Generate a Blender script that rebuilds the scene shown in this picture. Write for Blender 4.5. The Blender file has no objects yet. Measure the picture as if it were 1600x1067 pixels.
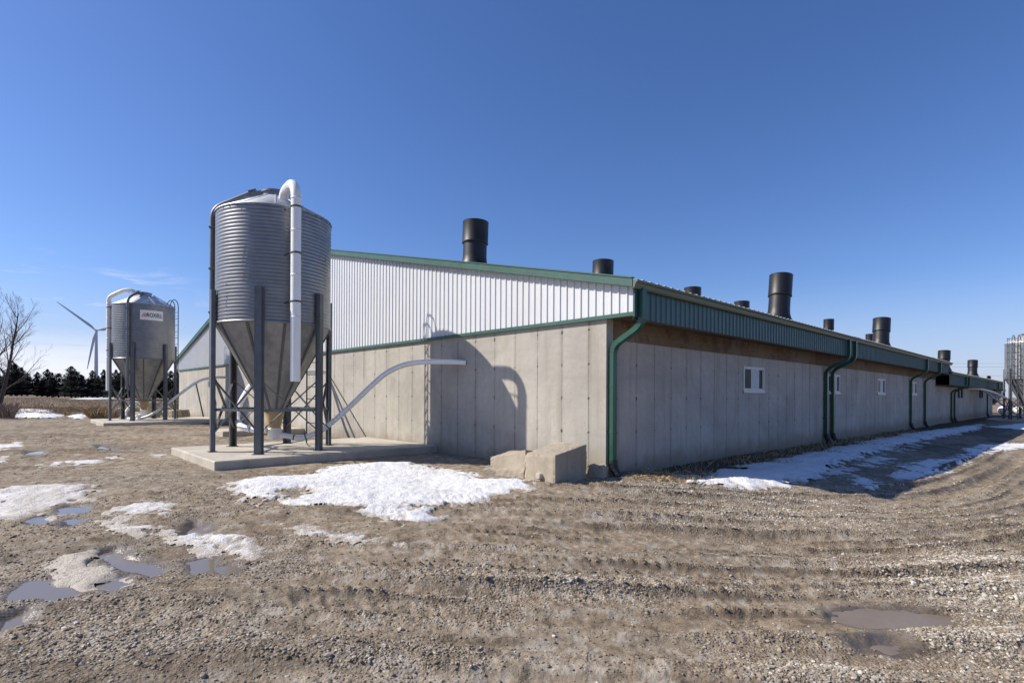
import bpy, math, random
import numpy as np
from mathutils import Vector, Matrix

random.seed(7)
sc = bpy.context.scene
col = sc.collection
R = math.radians

# ------------------------------------------------------------------ camera
YAW = math.atan2(.685, .728)
CAM = (-7.601, -5.695, 1.4)
FWD = (math.sin(YAW), math.cos(YAW))      # horizontal view direction
RGT = (math.cos(YAW), -math.sin(YAW))     # to the right of it
cam_d = bpy.data.cameras.new('camera')
cam = bpy.data.objects.new('camera', cam_d)
col.objects.link(cam)
cam_d.sensor_width = 36
cam_d.lens = 36 * 842 / 1600
cam_d.shift_y = 83.5 / 1600
cam_d.clip_start = .05
cam_d.clip_end = 9000
cam.matrix_world = Matrix.Translation(CAM) @ Matrix.Rotation(-YAW, 4, 'Z') @ Matrix.Rotation(R(90), 4, 'X') @ Matrix.Rotation(R(.3), 4, 'Z')
sc.camera = cam

# ------------------------------------------------------------------ light and exposure
SUN_EL = R(40.5)
SUN_H = (-RGT[0], -RGT[1])                # the sun stands square to the left
SKY_STRENGTH, SUN_STRENGTH, EXPOSURE = .1, 4.1, .60
sc.view_settings.view_transform = 'Standard'
sc.view_settings.look = 'None'
sc.view_settings.gamma = 1
sc.view_settings.exposure = EXPOSURE
sun_d = bpy.data.lights.new('sun', 'SUN')
sun_d.energy = SUN_STRENGTH
sun_d.angle = R(.5)
sun_d.color = (1, .93, .82)
sun = bpy.data.objects.new('sun', sun_d)
col.objects.link(sun)
sdir = Vector((SUN_H[0] * math.cos(SUN_EL), SUN_H[1] * math.cos(SUN_EL), math.sin(SUN_EL)))
sun.rotation_euler = sdir.to_track_quat('Z', 'Y').to_euler()
sun.location = (-20, 20, 30)


# ------------------------------------------------------------------ node helper
class NT:
    def __init__(s, tree):
        s.t = tree; s.n = tree.nodes; s.l = tree.links
    def new(s, kind, **kw):
        n = s.n.new(kind)
        for k, v in kw.items(): setattr(n, k, v)
        return n
    def put(s, sock, v):
        if v is None: return
        if isinstance(v, bpy.types.NodeSocket): s.l.new(v, sock)
        elif isinstance(v, (tuple, list)) and sock.type == 'RGBA' and len(v) == 3: sock.default_value = (*v, 1)
        else: sock.default_value = v
    def m(s, op, a, b=None, c=None, clamp=False):
        n = s.new('ShaderNodeMath', operation=op); n.use_clamp = clamp
        for i, v in enumerate((a, b, c)):
            if v is not None: s.put(n.inputs[i], v)
        return n.outputs[0]
    def vm(s, op, a, b=None):
        n = s.new('ShaderNodeVectorMath', operation=op)
        s.put(n.inputs[0], a)
        if b is not None: s.put(n.inputs[1], b)
        return n.outputs['Value'] if op in ('DOT_PRODUCT', 'LENGTH') else n.outputs[0]
    def noise(s, vec, scale, detail=4, rough=.55, dist=0):
        n = s.new('ShaderNodeTexNoise')
        s.put(n.inputs['Vector'], vec); n.inputs['Scale'].default_value = scale
        n.inputs['Detail'].default_value = detail; n.inputs['Roughness'].default_value = rough
        n.inputs['Distortion'].default_value = dist
        return n.outputs['Fac']
    def vor(s, vec, scale, feature='F1'):
        n = s.new('ShaderNodeTexVoronoi', feature=feature)
        s.put(n.inputs['Vector'], vec); n.inputs['Scale'].default_value = scale
        return n
    def mix(s, fac, a, b, mode='MIX'):
        n = s.new('ShaderNodeMix', data_type='RGBA', blend_type=mode)
        s.put(n.inputs[0], fac); s.put(n.inputs[6], a); s.put(n.inputs[7], b)
        return n.outputs[2]
    def ramp(s, fac, stops):
        n = s.new('ShaderNodeValToRGB'); s.put(n.inputs[0], fac)
        e = n.color_ramp.elements
        while len(e) < len(stops): e.new(.5)
        for el, (p, c) in zip(e, stops):
            el.position = p
            el.color = (c, c, c, 1) if isinstance(c, (int, float)) else (*c, 1)
        return n.outputs[0]
    def smooth(s, v, lo, hi, a=0., b=1.):
        n = s.new('ShaderNodeMapRange', interpolation_type='SMOOTHSTEP')
        s.put(n.inputs[0], v)
        for i, q in enumerate((lo, hi, a, b)): n.inputs[i + 1].default_value = q
        return n.outputs[0]
    def xyz(s, v):
        n = s.new('ShaderNodeSeparateXYZ'); s.put(n.inputs[0], v); return n.outputs
    def comb(s, x, y, z):
        n = s.new('ShaderNodeCombineXYZ')
        for i, v in enumerate((x, y, z)): s.put(n.inputs[i], v)
        return n.outputs[0]
    def attr(s, name):
        return s.new('ShaderNodeAttribute', attribute_name=name).outputs['Fac']
    def obj(s):
        return s.new('ShaderNodeTexCoord').outputs['Object']
    def bump(s, h, strength=.3, dist=.02, normal=None):
        n = s.new('ShaderNodeBump'); s.put(n.inputs['Height'], h)
        n.inputs['Strength'].default_value = strength; n.inputs['Distance'].default_value = dist
        if normal is not None: s.put(n.inputs['Normal'], normal)
        return n.outputs[0]


# ------------------------------------------------------------------ sky
world = bpy.data.worlds.new('World')
sc.world = world
world.use_nodes = True
w = NT(world.node_tree)
w.n.clear()
sky = w.new('ShaderNodeTexSky', sky_type='NISHITA')
sky.sun_disc = False
sky.sun_elevation = SUN_EL
sky.sun_rotation = math.atan2(SUN_H[0], SUN_H[1])
sky.altitude = 200
sky.air_density = 1.0
sky.dust_density = .5
sky.ozone_density = 4.5
gen = w.new('ShaderNodeTexCoord').outputs['Generated']
gx, gy, gzz = w.xyz(gen)
left = w.vm('DOT_PRODUCT', gen, (-RGT[0], -RGT[1], 0))
cn = w.noise(w.vm('MULTIPLY', gen, (2.2, 2.2, 30)), 1.6, 6, .6, .4)
band = w.m('MULTIPLY', w.smooth(gzz, -.02, .012), w.smooth(gzz, .10, .035))
lowcloud = w.m('MULTIPLY', w.smooth(cn, .22, .50), band)
lowcloud = w.m('MULTIPLY', lowcloud, w.smooth(left, .15, .5))
cn2 = w.noise(w.vm('MULTIPLY', gen, (3, 3, 14)), 3.0, 7, .62, .6)
wisp = w.m('MULTIPLY', w.m('MULTIPLY', w.smooth(cn2, .56, .75), w.m('MULTIPLY', w.smooth(gzz, .09, .14), w.smooth(gzz, .24, .16))), w.smooth(left, .42, .6))
cl = w.m('ADD', w.m('MULTIPLY', lowcloud, .85), w.m('MULTIPLY', wisp, .35), clamp=True)
hs = w.new('ShaderNodeHueSaturation')
hs.inputs['Saturation'].default_value = 1.12
w.l.new(sky.outputs[0], hs.inputs['Color'])
tint = w.mix(1.0, hs.outputs[0], (.80, .775, .93), 'MULTIPLY')
low = w.smooth(gzz, .20, .0, 0, .6)                    # pale violet air near the horizon
tint = w.mix(low, tint, (3.3, 3.75, 5.2))
skycol = w.mix(cl, tint, (6.3, 6.5, 7.3))
bg = w.new('ShaderNodeBackground')
bg.inputs['Strength'].default_value = SKY_STRENGTH
w.l.new(skycol, bg.inputs['Color'])
w.l.new(bg.outputs[0], w.new('ShaderNodeOutputWorld').inputs[0])


# ------------------------------------------------------------------ materials
MATS = {}
def mat(name):
    m = bpy.data.materials.new(name); m.use_nodes = True
    t = NT(m.node_tree)
    b = m.node_tree.nodes['Principled BSDF']
    MATS[name] = m
    return m, t, b

def simple(name, c, rough=.5, metal=0., var=.15, scale=6, bump=0., spec=None, dirt=None):
    m, t, b = mat(name)
    o = t.obj()
    n = t.noise(o, scale, 5, .6)
    lo = tuple(v * (1 - var) for v in c); hi = tuple(min(1, v * (1 + var)) for v in c)
    cc = t.ramp(n, [(.3, lo), (.7, hi)])
    if dirt:
        d = t.noise(t.vm('MULTIPLY', o, (1, 1, .35)), scale * .6, 6, .65)
        cc = t.mix(t.smooth(d, .5, .72, 0, dirt[1]), cc, dirt[0])
    t.put(b.inputs['Base Color'], cc)
    t.put(b.inputs['Roughness'], t.m('ADD', rough - .08, t.m('MULTIPLY', t.noise(o, scale * 3, 3), .16)))
    b.inputs['Metallic'].default_value = metal
    if spec is not None: b.inputs['Specular IOR Level'].default_value = spec
    if bump: t.put(b.inputs['Normal'], t.bump(t.noise(o, scale * 8, 5), bump, .01))
    return m

simple('galvanised', (.225, .232, .24), .40, .66, .14, 3, .04, dirt=((.17, .165, .155), .45))
simple('galvanised hopper', (.29, .295, .295), .52, .5, .2, 5, .05, dirt=((.18, .175, .165), .45))
simple('galvanised roof', (.62, .62, .61), .55, .55, .1, 5, .03, dirt=((.46, .43, .33), .35))
simple('leg steel', (.125, .135, .145), .5, .45, .15, 4, .03)
simple('conduit steel', (.15, .165, .185), .5, .35, .15, 4, .03)
simple('dark steel', (.055, .065, .075), .55, .2, .2, 6)
simple('white plastic', (.80, .80, .78), .38, 0, .04, 4, dirt=((.58, .56, .5), .25))
simple('strap', (.03, .035, .04), .6)
simple('yellowed plastic', (.42, .30, .14), .35, 0, .15, 9)
simple('white siding', (.60, .615, .63), .42, .0, .03, 1.2, dirt=((.55, .55, .53), .35))
simple('green steel', (.042, .105, .08), .42, 0, .12, 3, dirt=((.09, .15, .13), .35))
simple('green fascia', (.036, .092, .095), .42, 0, .14, 3, dirt=((.06, .11, .11), .35))
simple('gutter paint', (.115, .145, .105), .45, 0, .1, 3)
simple('downspout paint', (.018, .080, .050), .36, 0, .1, 3)
simple('roof steel', (.62, .63, .64), .4, .3, .05, 2)
simple('black plastic', (.006, .006, .0075), .48, 0, .3, 5, .05, dirt=((.014, .014, .015), .5))
simple('black pipe', (.012, .012, .013), .5, 0, .3, 9)
simple('window vinyl', (.55, .55, .55), .4, 0, .03)
simple('blind', (.46, .50, .53), .5, 0, .06)
simple('tank white', (.8, .8, .78), .4, 0, .03)
simple('turbine white', (.52, .55, .62), .5, 0, .03, .05)
simple('sign white', (.78, .78, .77), .4, 0, .03)
simple('sign black', (.02, .02, .03), .4)
simple('sign red', (.55, .035, .03), .4)
simple('bark', (.045, .036, .032), .9, 0, .35, 9, .4)
simple('twig', (.05, .037, .034), .9, 0, .3, 3)
simple('dry grass', (.34, .245, .14), .85, 0, .45, 1.4)
simple('red brush', (.21, .15, .125), .9, 0, .4, 1.5)
simple('conifer', (.042, .052, .050), .9, 0, .6, .35)
simple('old timber', (.20, .135, .08), .85, 0, .35, 7, .3)
simple('soffit timber', (.10, .07, .045), .85, 0, .3, 3)
simple('wire', (.06, .06, .06), .6)

m, t, b = mat('plywood')
o = t.obj()
px, py, pz = t.xyz(o)
n = t.noise(t.vm('MULTIPLY', o, (1.2, 1, 9)), 3, 6, .65)
big = t.noise(t.vm('MULTIPLY', o, (.6, 1, .4)), 1.2, 3)
sheet = t.new('ShaderNodeTexWhiteNoise', noise_dimensions='1D')
t.put(sheet.inputs['W'], t.m('FLOOR', t.m('DIVIDE', t.m('ADD', px, 50.4), 2.44)))
c1 = t.ramp(n, [(.25, (.10, .066, .038)), (.75, (.26, .18, .105))])
c1 = t.mix(t.smooth(big, .42, .62, 0, .7), c1, (.23, .185, .135))
c1 = t.mix(t.smooth(t.noise(o, 2.1, 5, .65), .5, .66, 0, .75), c1, (.065, .042, .026))
c1 = t.mix(t.m('MULTIPLY', sheet.outputs[0], .85), c1, (.105, .066, .038))
jj = t.m('MULTIPLY', t.m('ABSOLUTE', t.m('SUBTRACT', t.m('FRACT', t.m('ADD', t.m('DIVIDE', t.m('ADD', px, 50.4), 2.44), .5)), .5)), 2.44)
c1 = t.mix(t.smooth(jj, .012, .004, 0, .8), c1, (.03, .02, .015))
t.put(b.inputs['Base Color'], c1); b.inputs['Roughness'].default_value = .85
t.put(b.inputs['Normal'], t.bump(n, .3, .01))

m, t, b = mat('window glass')
b.inputs['Base Color'].default_value = (.012, .014, .018, 1)
b.inputs['Roughness'].default_value = .25
b.inputs['Specular IOR Level'].default_value = .06
t.put(b.inputs['Normal'], t.bump(t.noise(t.obj(), 2.5, 2), .08, .02))

def concrete(name, axis, off, warm, ties=True, z0=.12):
    m, t, b = mat(name)
    o = t.obj()
    x, y, z = t.xyz(o)
    u = x if axis == 'x' else y
    n1 = t.noise(o, .9, 5, .6); n2 = t.noise(o, 7, 6, .7); n3 = t.noise(o, 60, 3, .6)
    streak = t.noise(t.vm('MULTIPLY', o, (3.2, 3.2, .22)), 1.4, 5, .6)
    c = t.ramp(n1, [(.3, tuple(v * .76 for v in warm)), (.7, tuple(v * 1.14 for v in warm))])
    c = t.mix(t.smooth(n2, .35, .75, 0, .40), c, tuple(v * .62 for v in warm))
    c = t.mix(t.smooth(streak, .48, .74, 0, .42), c, (warm[0] * .60, warm[1] * .53, warm[2] * .42))
    c = t.mix(t.smooth(n3, .57, .72, 0, .25), c, tuple(v * .45 for v in warm))
    h = t.m('ADD', t.m('MULTIPLY', n2, .5), t.m('MULTIPLY', n3, .5))
    if ties:
        p = .612 if axis == 'x' else .638
        q = t.m('ADD', t.m('DIVIDE', t.m('SUBTRACT', u, off), p), .5)
        d = t.m('MULTIPLY', t.m('ABSOLUTE', t.m('SUBTRACT', t.m('FRACT', q), .5)), p)
        rnd = t.new('ShaderNodeTexWhiteNoise', noise_dimensions='1D'); t.put(rnd.inputs['W'], t.m('FLOOR', q))
        wob = t.m('MULTIPLY', t.m('SUBTRACT', t.noise(t.vm('MULTIPLY', o, (1, 1, 5)), 4, 3), .5), .012)
        dd = t.m('ABSOLUTE', t.m('ADD', d, wob))
        brk = t.m('MULTIPLY', t.smooth(t.noise(o, 4, 4), .30, .55, .35, 1), t.m('ADD', .5, t.m('MULTIPLY', rnd.outputs[0], .65)))
        line = t.m('MULTIPLY', t.smooth(dd, .0115, .003), brk)
        halo = t.m('MULTIPLY', t.smooth(d, .085, .0), t.smooth(streak, .35, .65))
        zq = t.m('ADD', t.m('DIVIDE', t.m('SUBTRACT', z, z0), .612), .5)
        zd = t.m('MULTIPLY', t.m('ABSOLUTE', t.m('SUBTRACT', t.m('FRACT', zq), .5)), .612)
        zd = t.m('ABSOLUTE', t.m('ADD', zd, t.m('MULTIPLY', t.m('SUBTRACT', rnd.outputs[0], .5), .03)))
        dot = t.smooth(t.m('SQRT', t.m('ADD', t.m('MULTIPLY', d, d), t.m('MULTIPLY', zd, zd))), .034, .014)
        # each form panel cured to its own tone
        c = t.mix(t.m('MULTIPLY', rnd.outputs[0], .22), c, tuple(v * .70 for v in warm))
        c = t.mix(t.m('MULTIPLY', halo, .5), c, tuple(v * .5 for v in warm))
        c = t.mix(t.m('MULTIPLY', line, .85), c, tuple(v * .22 for v in warm))
        c = t.mix(t.m('MULTIPLY', dot, t.smooth(t.noise(o, 2.3, 2), .30, .55, .35, .95)), c, (.06, .054, .047))
        h = t.m('SUBTRACT', h, t.m('ADD', line, t.m('MULTIPLY', dot, 1.5)))
        # pour lines, patches and pitting
        pour = t.noise(t.vm('MULTIPLY', o, (.35, .35, 4.5)), 1.1, 4, .55)
        c = t.mix(t.smooth(pour, .52, .72, 0, .30), c, tuple(v * .66 for v in warm))
        patch_ = t.noise(o, .55, 3, .5, .8)
        c = t.mix(t.smooth(patch_, .54, .62, 0, .22), c, tuple(min(1, v * 1.25) for v in warm))
        pit = t.vor(o, 15).outputs['Distance']
        c = t.mix(t.m('MULTIPLY', t.smooth(pit, .16, .07), t.smooth(n2, .5, .62)), c, tuple(v * .38 for v in warm))
        # damp splash band at the foot
        foot = t.smooth(t.m('ADD', z, t.m('MULTIPLY', t.m('SUBTRACT', t.noise(o, 3, 4), .5), .5)), .48, .0, 0, .75)
        c = t.mix(foot, c, (warm[0] * .52, warm[1] * .43, warm[2] * .32))
    t.put(b.inputs['Base Color'], c)
    b.inputs['Roughness'].default_value = .9
    t.put(b.inputs['Normal'], t.bump(h, .45, .012))
concrete('concrete gable', 'y', .38, (.43, .403, .352))
concrete('concrete side', 'x', .31, (.455, .428, .385))
concrete('concrete rough', 'x', 0, (.40, .345, .265), False)
concrete('concrete slab', 'x', 0, (.50, .455, .38), False)

# ground
m, t, b = mat('ground')
o = t.obj()
damp_shade = t.attr('damp_shade')
gv, fl, mudw, wet, dk = t.attr('gravel'), t.attr('field'), t.attr('mud'), t.attr('wet'), t.attr('soil')
n1 = t.noise(o, .35, 5, .6); n2 = t.noise(o, 2.2, 6, .65); n3 = t.noise(o, 14, 6, .7); n4 = t.noise(o, 70, 4, .7)
vo = t.vor(o, 46); vs = t.vor(o, 24)
vtone = t.xyz(vo.outputs['Color'])[0]
vtone2 = t.xyz(vs.outputs['Color'])[1]
base = t.ramp(n2, [(.3, (.230, .178, .122)), (.7, (.335, .268, .190))])
base = t.mix(t.smooth(n1, .4, .65, 0, .5), base, (.245, .213, .172))
base = t.mix(t.smooth(n3, .35, .75, 0, .45), base, (.115, .088, .062))
stone = t.ramp(t.m('ADD', t.m('MULTIPLY', vtone, .6), t.m('MULTIPLY', vtone2, .4)), [(.1, (.14, .108, .076)), (.5, (.29, .238, .178)), (.95, (.50, .45, .37))])
gm = t.m('MULTIPLY', t.smooth(t.m('ADD', gv, t.m('MULTIPLY', t.m('SUBTRACT', n3, .5), .9)), .25, .75), t.smooth(vo.outputs['Distance'], .62, .35))
c = t.mix(gm, base, stone)
c = t.mix(t.m('MULTIPLY', mudw, .75), c, t.ramp(n3, [(.3, (.185, .138, .092)), (.7, (.275, .212, .145))]))
fieldc = t.ramp(t.noise(t.vm('MULTIPLY', o, (1, 1, 1)), 1.1, 7, .75), [(.3, (.15, .118, .09)), (.55, (.25, .198, .142)), (.8, (.38, .30, .21))])
far_ = t.noise(o, 5.5, 7, .8)
c = t.mix(t.smooth(far_, .50, .60, 0, .6), c, (.42, .385, .33))
c = t.mix(t.smooth(far_, .48, .38, 0, .7), c, (.075, .06, .046))
c = t.mix(fl, c, fieldc)
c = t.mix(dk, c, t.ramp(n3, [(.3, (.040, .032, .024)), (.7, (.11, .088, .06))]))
c = t.mix(t.m('MULTIPLY', damp_shade, .55), c, (.085, .064, .045))
c = t.mix(t.m('MULTIPLY', wet, .75), c, (.070, .055, .040))
t.put(b.inputs['Base Color'], c)
t.put(b.inputs['Roughness'], t.m('SUBTRACT', .95, t.m('MULTIPLY', wet, .55)))
t.put(b.inputs['Specular IOR Level'], t.m('ADD', .15, t.m('MULTIPLY', wet, .35)))
h = t.m('ADD', t.m('MULTIPLY', n3, .8), t.m('MULTIPLY', n4, .35))
h = t.m('ADD', h, t.m('MULTIPLY', t.m('SUBTRACT', 1, vo.outputs['Distance']), t.m('MULTIPLY', gm, .8)))
t.put(b.inputs['Normal'], t.bump(t.m('MULTIPLY', h, t.m('SUBTRACT', 1, t.m('MULTIPLY', wet, .8))), .5, .028))

m, t, b = mat('gravel')
tone = t.attr('tone')
c = t.ramp(tone, [(.0, (.10, .076, .052)), (.35, (.215, .168, .118)), (.65, (.32, .275, .215)), (1, (.58, .54, .47))])
c = t.mix(t.smooth(t.noise(t.obj(), 45, 4), .45, .7, 0, .5), c, (.20, .153, .105))
t.put(b.inputs['Base Color'], c); b.inputs['Roughness'].default_value = .85
b.inputs['Specular IOR Level'].default_value = .3

m, t, b = mat('snow')
o = t.obj()
dirt = t.attr('dirt')
n = t.noise(o, 9, 6, .7); nn = t.noise(o, 38, 5, .7)
c = t.mix(t.smooth(t.m('ADD', dirt, t.m('MULTIPLY', t.m('SUBTRACT', n, .5), .8)), .3, .95, 0, .85), (.77, .77, .775), (.42, .355, .265))
c = t.mix(t.m('MULTIPLY', t.smooth(nn, .58, .70), t.m('ADD', .25, t.m('MULTIPLY', dirt, .9))), c, (.27, .215, .15))
t.put(b.inputs['Base Color'], c); b.inputs['Roughness'].default_value = .6
b.inputs['Subsurface Weight'].default_value = 0
t.put(b.inputs['Normal'], t.bump(t.m('ADD', n, t.m('MULTIPLY', nn, .6)), .8, .04))

m, t, b = mat('puddle')
o = t.obj()
b.inputs['Base Color'].default_value = (.19, .16, .125, 1)
b.inputs['Roughness'].default_value = .05
b.inputs['IOR'].default_value = 1.33
t.put(b.inputs['Normal'], t.bump(t.noise(o, 7, 3), .04, .02))


m, t, b = mat('muddy puddle')
o = t.obj()
t.put(b.inputs['Base Color'], t.ramp(t.noise(o, 3, 5, .6), [(.3, (.17, .13, .092)), (.7, (.235, .185, .135))]))
b.inputs['Roughness'].default_value = .36
t.put(b.inputs['Normal'], t.bump(t.noise(o, 9, 4), .12, .02))


# ------------------------------------------------------------------ mesh builder
def root_offset(o):
    v = Vector((0, 0, 0))
    while o is not None:
        v = v + o.location; o = o.parent
    return v

class MB:
    def __init__(s): s.v = []; s.f = []; s.sm = []
    def add(s, vs, fs, smooth=False):
        k = len(s.v)
        s.v += [tuple(p) for p in vs]
        s.f += [tuple(i + k for i in f) for f in fs]
        s.sm += [smooth] * len(fs)
        return s
    def box(s, x0, x1, y0, y1, z0, z1):
        return s.add([(x0, y0, z0), (x1, y0, z0), (x1, y1, z0), (x0, y1, z0), (x0, y0, z1), (x1, y0, z1), (x1, y1, z1), (x0, y1, z1)],
                     [(0, 3, 2, 1), (4, 5, 6, 7), (0, 1, 5, 4), (1, 2, 6, 5), (2, 3, 7, 6), (3, 0, 4, 7)])
    def bar(s, p, q, wd, ht, up=(0, 0, 1)):
        p, q = Vector(p), Vector(q); d = (q - p).normalized()
        sd = d.cross(Vector(up))
        if sd.length < 1e-4: sd = d.cross(Vector((1, 0, 0)))
        sd.normalize(); u = sd.cross(d)
        vs = [e + sd * (a * wd / 2) + u * (c * ht / 2) for e in (p, q) for a, c in ((-1, -1), (1, -1), (1, 1), (-1, 1))]
        return s.add(vs, [(0, 1, 2, 3), (7, 6, 5, 4), (0, 4, 5, 1), (1, 5, 6, 2), (2, 6, 7, 3), (3, 7, 4, 0)])
    def tube(s, path, r, n=10, caps=True, smooth=True, ref=None, ry=None, phase=0):
        P = [Vector(p) for p in path]
        rs = r if isinstance(r, (list, tuple)) else [r] * len(P)
        vs, fs = [], []
        u = None
        for i, p in enumerate(P):
            a = P[max(i - 1, 0)]; c = P[min(i + 1, len(P) - 1)]
            d = (c - a).normalized()
            if u is None:
                u = Vector(ref) if ref else (Vector((0, 0, 1)) if abs(d.z) < .9 else Vector((1, 0, 0)))
            if ref: u = Vector(ref)
            u = (u - d * u.dot(d)).normalized()
            v = d.cross(u)
            k = 1.
            if 0 < i < len(P) - 1:
                d1 = (P[i] - P[i - 1]).normalized(); k = 1 / max(.6, d1.dot(d))
            for j in range(n):
                an = 2 * math.pi * (j + phase) / n
                vs.append(p + u * (math.cos(an) * rs[i] * (k if not ref else 1)) + v * (math.sin(an) * (ry or rs[i]) * (k if ref else 1)))
        for i in range(len(P) - 1):
            for j in range(n):
                fs.append((i * n + j, i * n + (j + 1) % n, (i + 1) * n + (j + 1) % n, (i + 1) * n + j))
        s.add(vs, fs, smooth)
        if caps:
            s.add(vs[:n], [tuple(range(n - 1, -1, -1))]); s.add(vs[-n:], [tuple(range(n))])
        return s
    def lathe(s, prof, n=48, c=(0, 0, 0), smooth=True, close=False):
        vs, fs = [], []
        for r, z in prof:
            for j in range(n):
                a = 2 * math.pi * j / n
                vs.append((c[0] + r * math.cos(a), c[1] + r * math.sin(a), c[2] + z))
        for i in range(len(prof) - 1):
            for j in range(n):
                fs.append((i * n + j, i * n + (j + 1) % n, (i + 1) * n + (j + 1) % n, (i + 1) * n + j))
        return s.add(vs, fs, smooth)
    def mesh(s, name, material, off=None):
        me = bpy.data.meshes.new(name)
        v = s.v if off is None else [(a - off[0], b - off[1], c - off[2]) for a, b, c in s.v]
        me.from_pydata(v, [], s.f)
        me.polygons.foreach_set('use_smooth', s.sm)
        me.materials.append(MATS[material])
        me.update()
        return me
    def build(s, name, material, parent=None, local=False):
        off = None if (local or parent is None) else root_offset(parent)
        o = bpy.data.objects.new(name, s.mesh(name, material, off))
        col.objects.link(o)
        if parent is not None: o.parent = parent
        return o

def tag(o, label=None, cat=None, group=None, kind=None):
    if label: o['label'] = label
    if cat: o['category'] = cat
    if group: o['group'] = group
    if kind: o['kind'] = kind
    return o
def empty(name, loc, label=None, cat=None, group=None):
    o = bpy.data.objects.new(name, None)
    o.location = loc; o.empty_display_size = .3
    col.objects.link(o)
    return tag(o, label, cat, group)
def copy_tree(o, parent=None):
    c = o.copy(); col.objects.link(c)
    if parent is not None: c.parent = parent
    for ch in list(o.children): copy_tree(ch, c)
    return c
def arc(p, a, b, c, k=6):
    """quadratic bend through control point b, from a to c"""
    for i in range(k + 1):
        q = i / k
        p.append(Vector(a) * (1 - q) ** 2 + Vector(b) * 2 * q * (1 - q) + Vector(c) * q * q)
    return p
def rounded(pts, rad, k=6):
    """polyline with its corners rounded"""
    P = [Vector(p) for p in pts]; out = [P[0]]
    for i in range(1, len(P) - 1):
        a = P[i] + (P[i - 1] - P[i]).normalized() * min(rad, (P[i - 1] - P[i]).length * .48)
        c = P[i] + (P[i + 1] - P[i]).normalized() * min(rad, (P[i + 1] - P[i]).length * .48)
        arc(out, a, P[i], c, k)
    out.append(P[-1])
    return out
def W(X, Z, z=0.):
    """a spot Z metres ahead of and X metres right of where the photographer stood"""
    return Vector((CAM[0] + RGT[0] * X + FWD[0] * Z, CAM[1] + RGT[1] * X + FWD[1] * Z, z))


# ------------------------------------------------------------------ noise and terrain
def _hash(ix, iy, seed):
    h = (ix.astype(np.int64) * 374761393 + iy.astype(np.int64) * 668265263 + seed * 1442695041) & 0xFFFFFFFF
    h = ((h ^ (h >> 13)) * 1274126177) & 0xFFFFFFFF
    h = (h ^ (h >> 16)) & 0xFFFFFF
    return h / float(0xFFFFFF)
def vnoise(x, y, seed=0):
    x = np.asarray(x, float); y = np.asarray(y, float)
    xi = np.floor(x); yi = np.floor(y); fx = x - xi; fy = y - yi
    fx = fx * fx * fx * (fx * (fx * 6 - 15) + 10); fy = fy * fy * fy * (fy * (fy * 6 - 15) + 10)
    a = _hash(xi, yi, seed); b_ = _hash(xi + 1, yi, seed); c_ = _hash(xi, yi + 1, seed); d_ = _hash(xi + 1, yi + 1, seed)
    return (a + (b_ - a) * fx) * (1 - fy) + (c_ + (d_ - c_) * fx) * fy
def fbm(x, y, oct=4, seed=0, gain=.5):
    s = 0; a = 1; tot = 0
    for k in range(oct):
        ca, sa = math.cos(.6 * k + .3), math.sin(.6 * k + .3)
        s = s + a * vnoise((x * ca - y * sa) * 2 ** k + 17.3 * k, (x * sa + y * ca) * 2 ** k - 9.1 * k, seed + k)
        tot += a; a *= gain
    return s / tot
def sstep(lo, hi, v):
    q = np.clip((v - lo) / (hi - lo), 0, 1)
    return q * q * (3 - 2 * q)
def camframe(x, y):
    dx = np.asarray(x) - CAM[0]; dy = np.asarray(y) - CAM[1]
    return dx * RGT[0] + dy * RGT[1], dx * FWD[0] + dy * FWD[1]
def macro(x, y):
    x = np.asarray(x, float); y = np.asarray(y, float)
    sm = sstep(0, -4.5, y); fac = sstep(-9, -1, x)
    z = -.24 * sm * fac - .10 * sm * (1 - fac)
    z = z - .005 * np.clip(x, 0, 60)
    z = z + .0025 * np.clip(y, 0, 160) * sstep(3, -3, x)
    return z
def at(px, py, z=None):
    """ground spot seen at a place of the photograph (only used to survey where patches lie)"""
    hy = 617 + (px - 800) * .0053
    zz = -.1 if z is None else z
    for _ in range(12):
        Z = (CAM[2] - zz) * 842 / max(2., py - hy)
        p = W((px - 800) / 842 * Z, Z)
        if z is not None: break
        zz = float(macro(p.x, p.y))
    return p.x, p.y

PUDDLES = [  # outline in photo survey points, kind of water
    [(18, 932), (30, 915), (55, 900), (76, 899), (72, 908), (50, 922), (28, 938)],
    [(76, 936), (84, 914), (106, 912), (104, 925), (90, 940)],
    [(92, 790), (112, 786), (135, 788), (132, 798), (104, 801)],
    [(97, 816), (112, 807), (130, 806), (124, 820), (106, 825)],
    [(150, 858), (170, 853), (215, 872), (262, 888), (250, 900), (200, 882), (165, 870)],
    [(150, 912), (190, 896), (198, 906), (178, 918)],
    [(286, 824), (303, 814), (326, 817), (322, 836), (292, 839)],
    [(300, 872), (325, 868), (326, 886), (308, 893)],
    [(343, 886), (352, 881), (369, 883), (366, 891), (348, 893)],
    [(42, 810), (66, 803), (80, 815), (62, 824)],
    [(1285, 952), (1330, 946), (1420, 948), (1485, 957), (1480, 970), (1420, 977), (1330, 974), (1290, 964)],
    [(1325, 996), (1380, 990), (1420, 997), (1440, 1008), (1390, 1014), (1340, 1008)],
    [(0, 970), (20, 955), (48, 948), (30, 972), (4, 985)],
    [(40, 704), (70, 702), (74, 708), (44, 709)],
    [(150, 694), (182, 699), (182, 704), (152, 700)],
]
WATER_COUNT = len(PUDDLES)
PUD = [np.array([at(*p) for p in poly]) for poly in PUDDLES]
PUD = [p.mean(0) + (p - p.mean(0)) * .80 for p in PUD]
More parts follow.
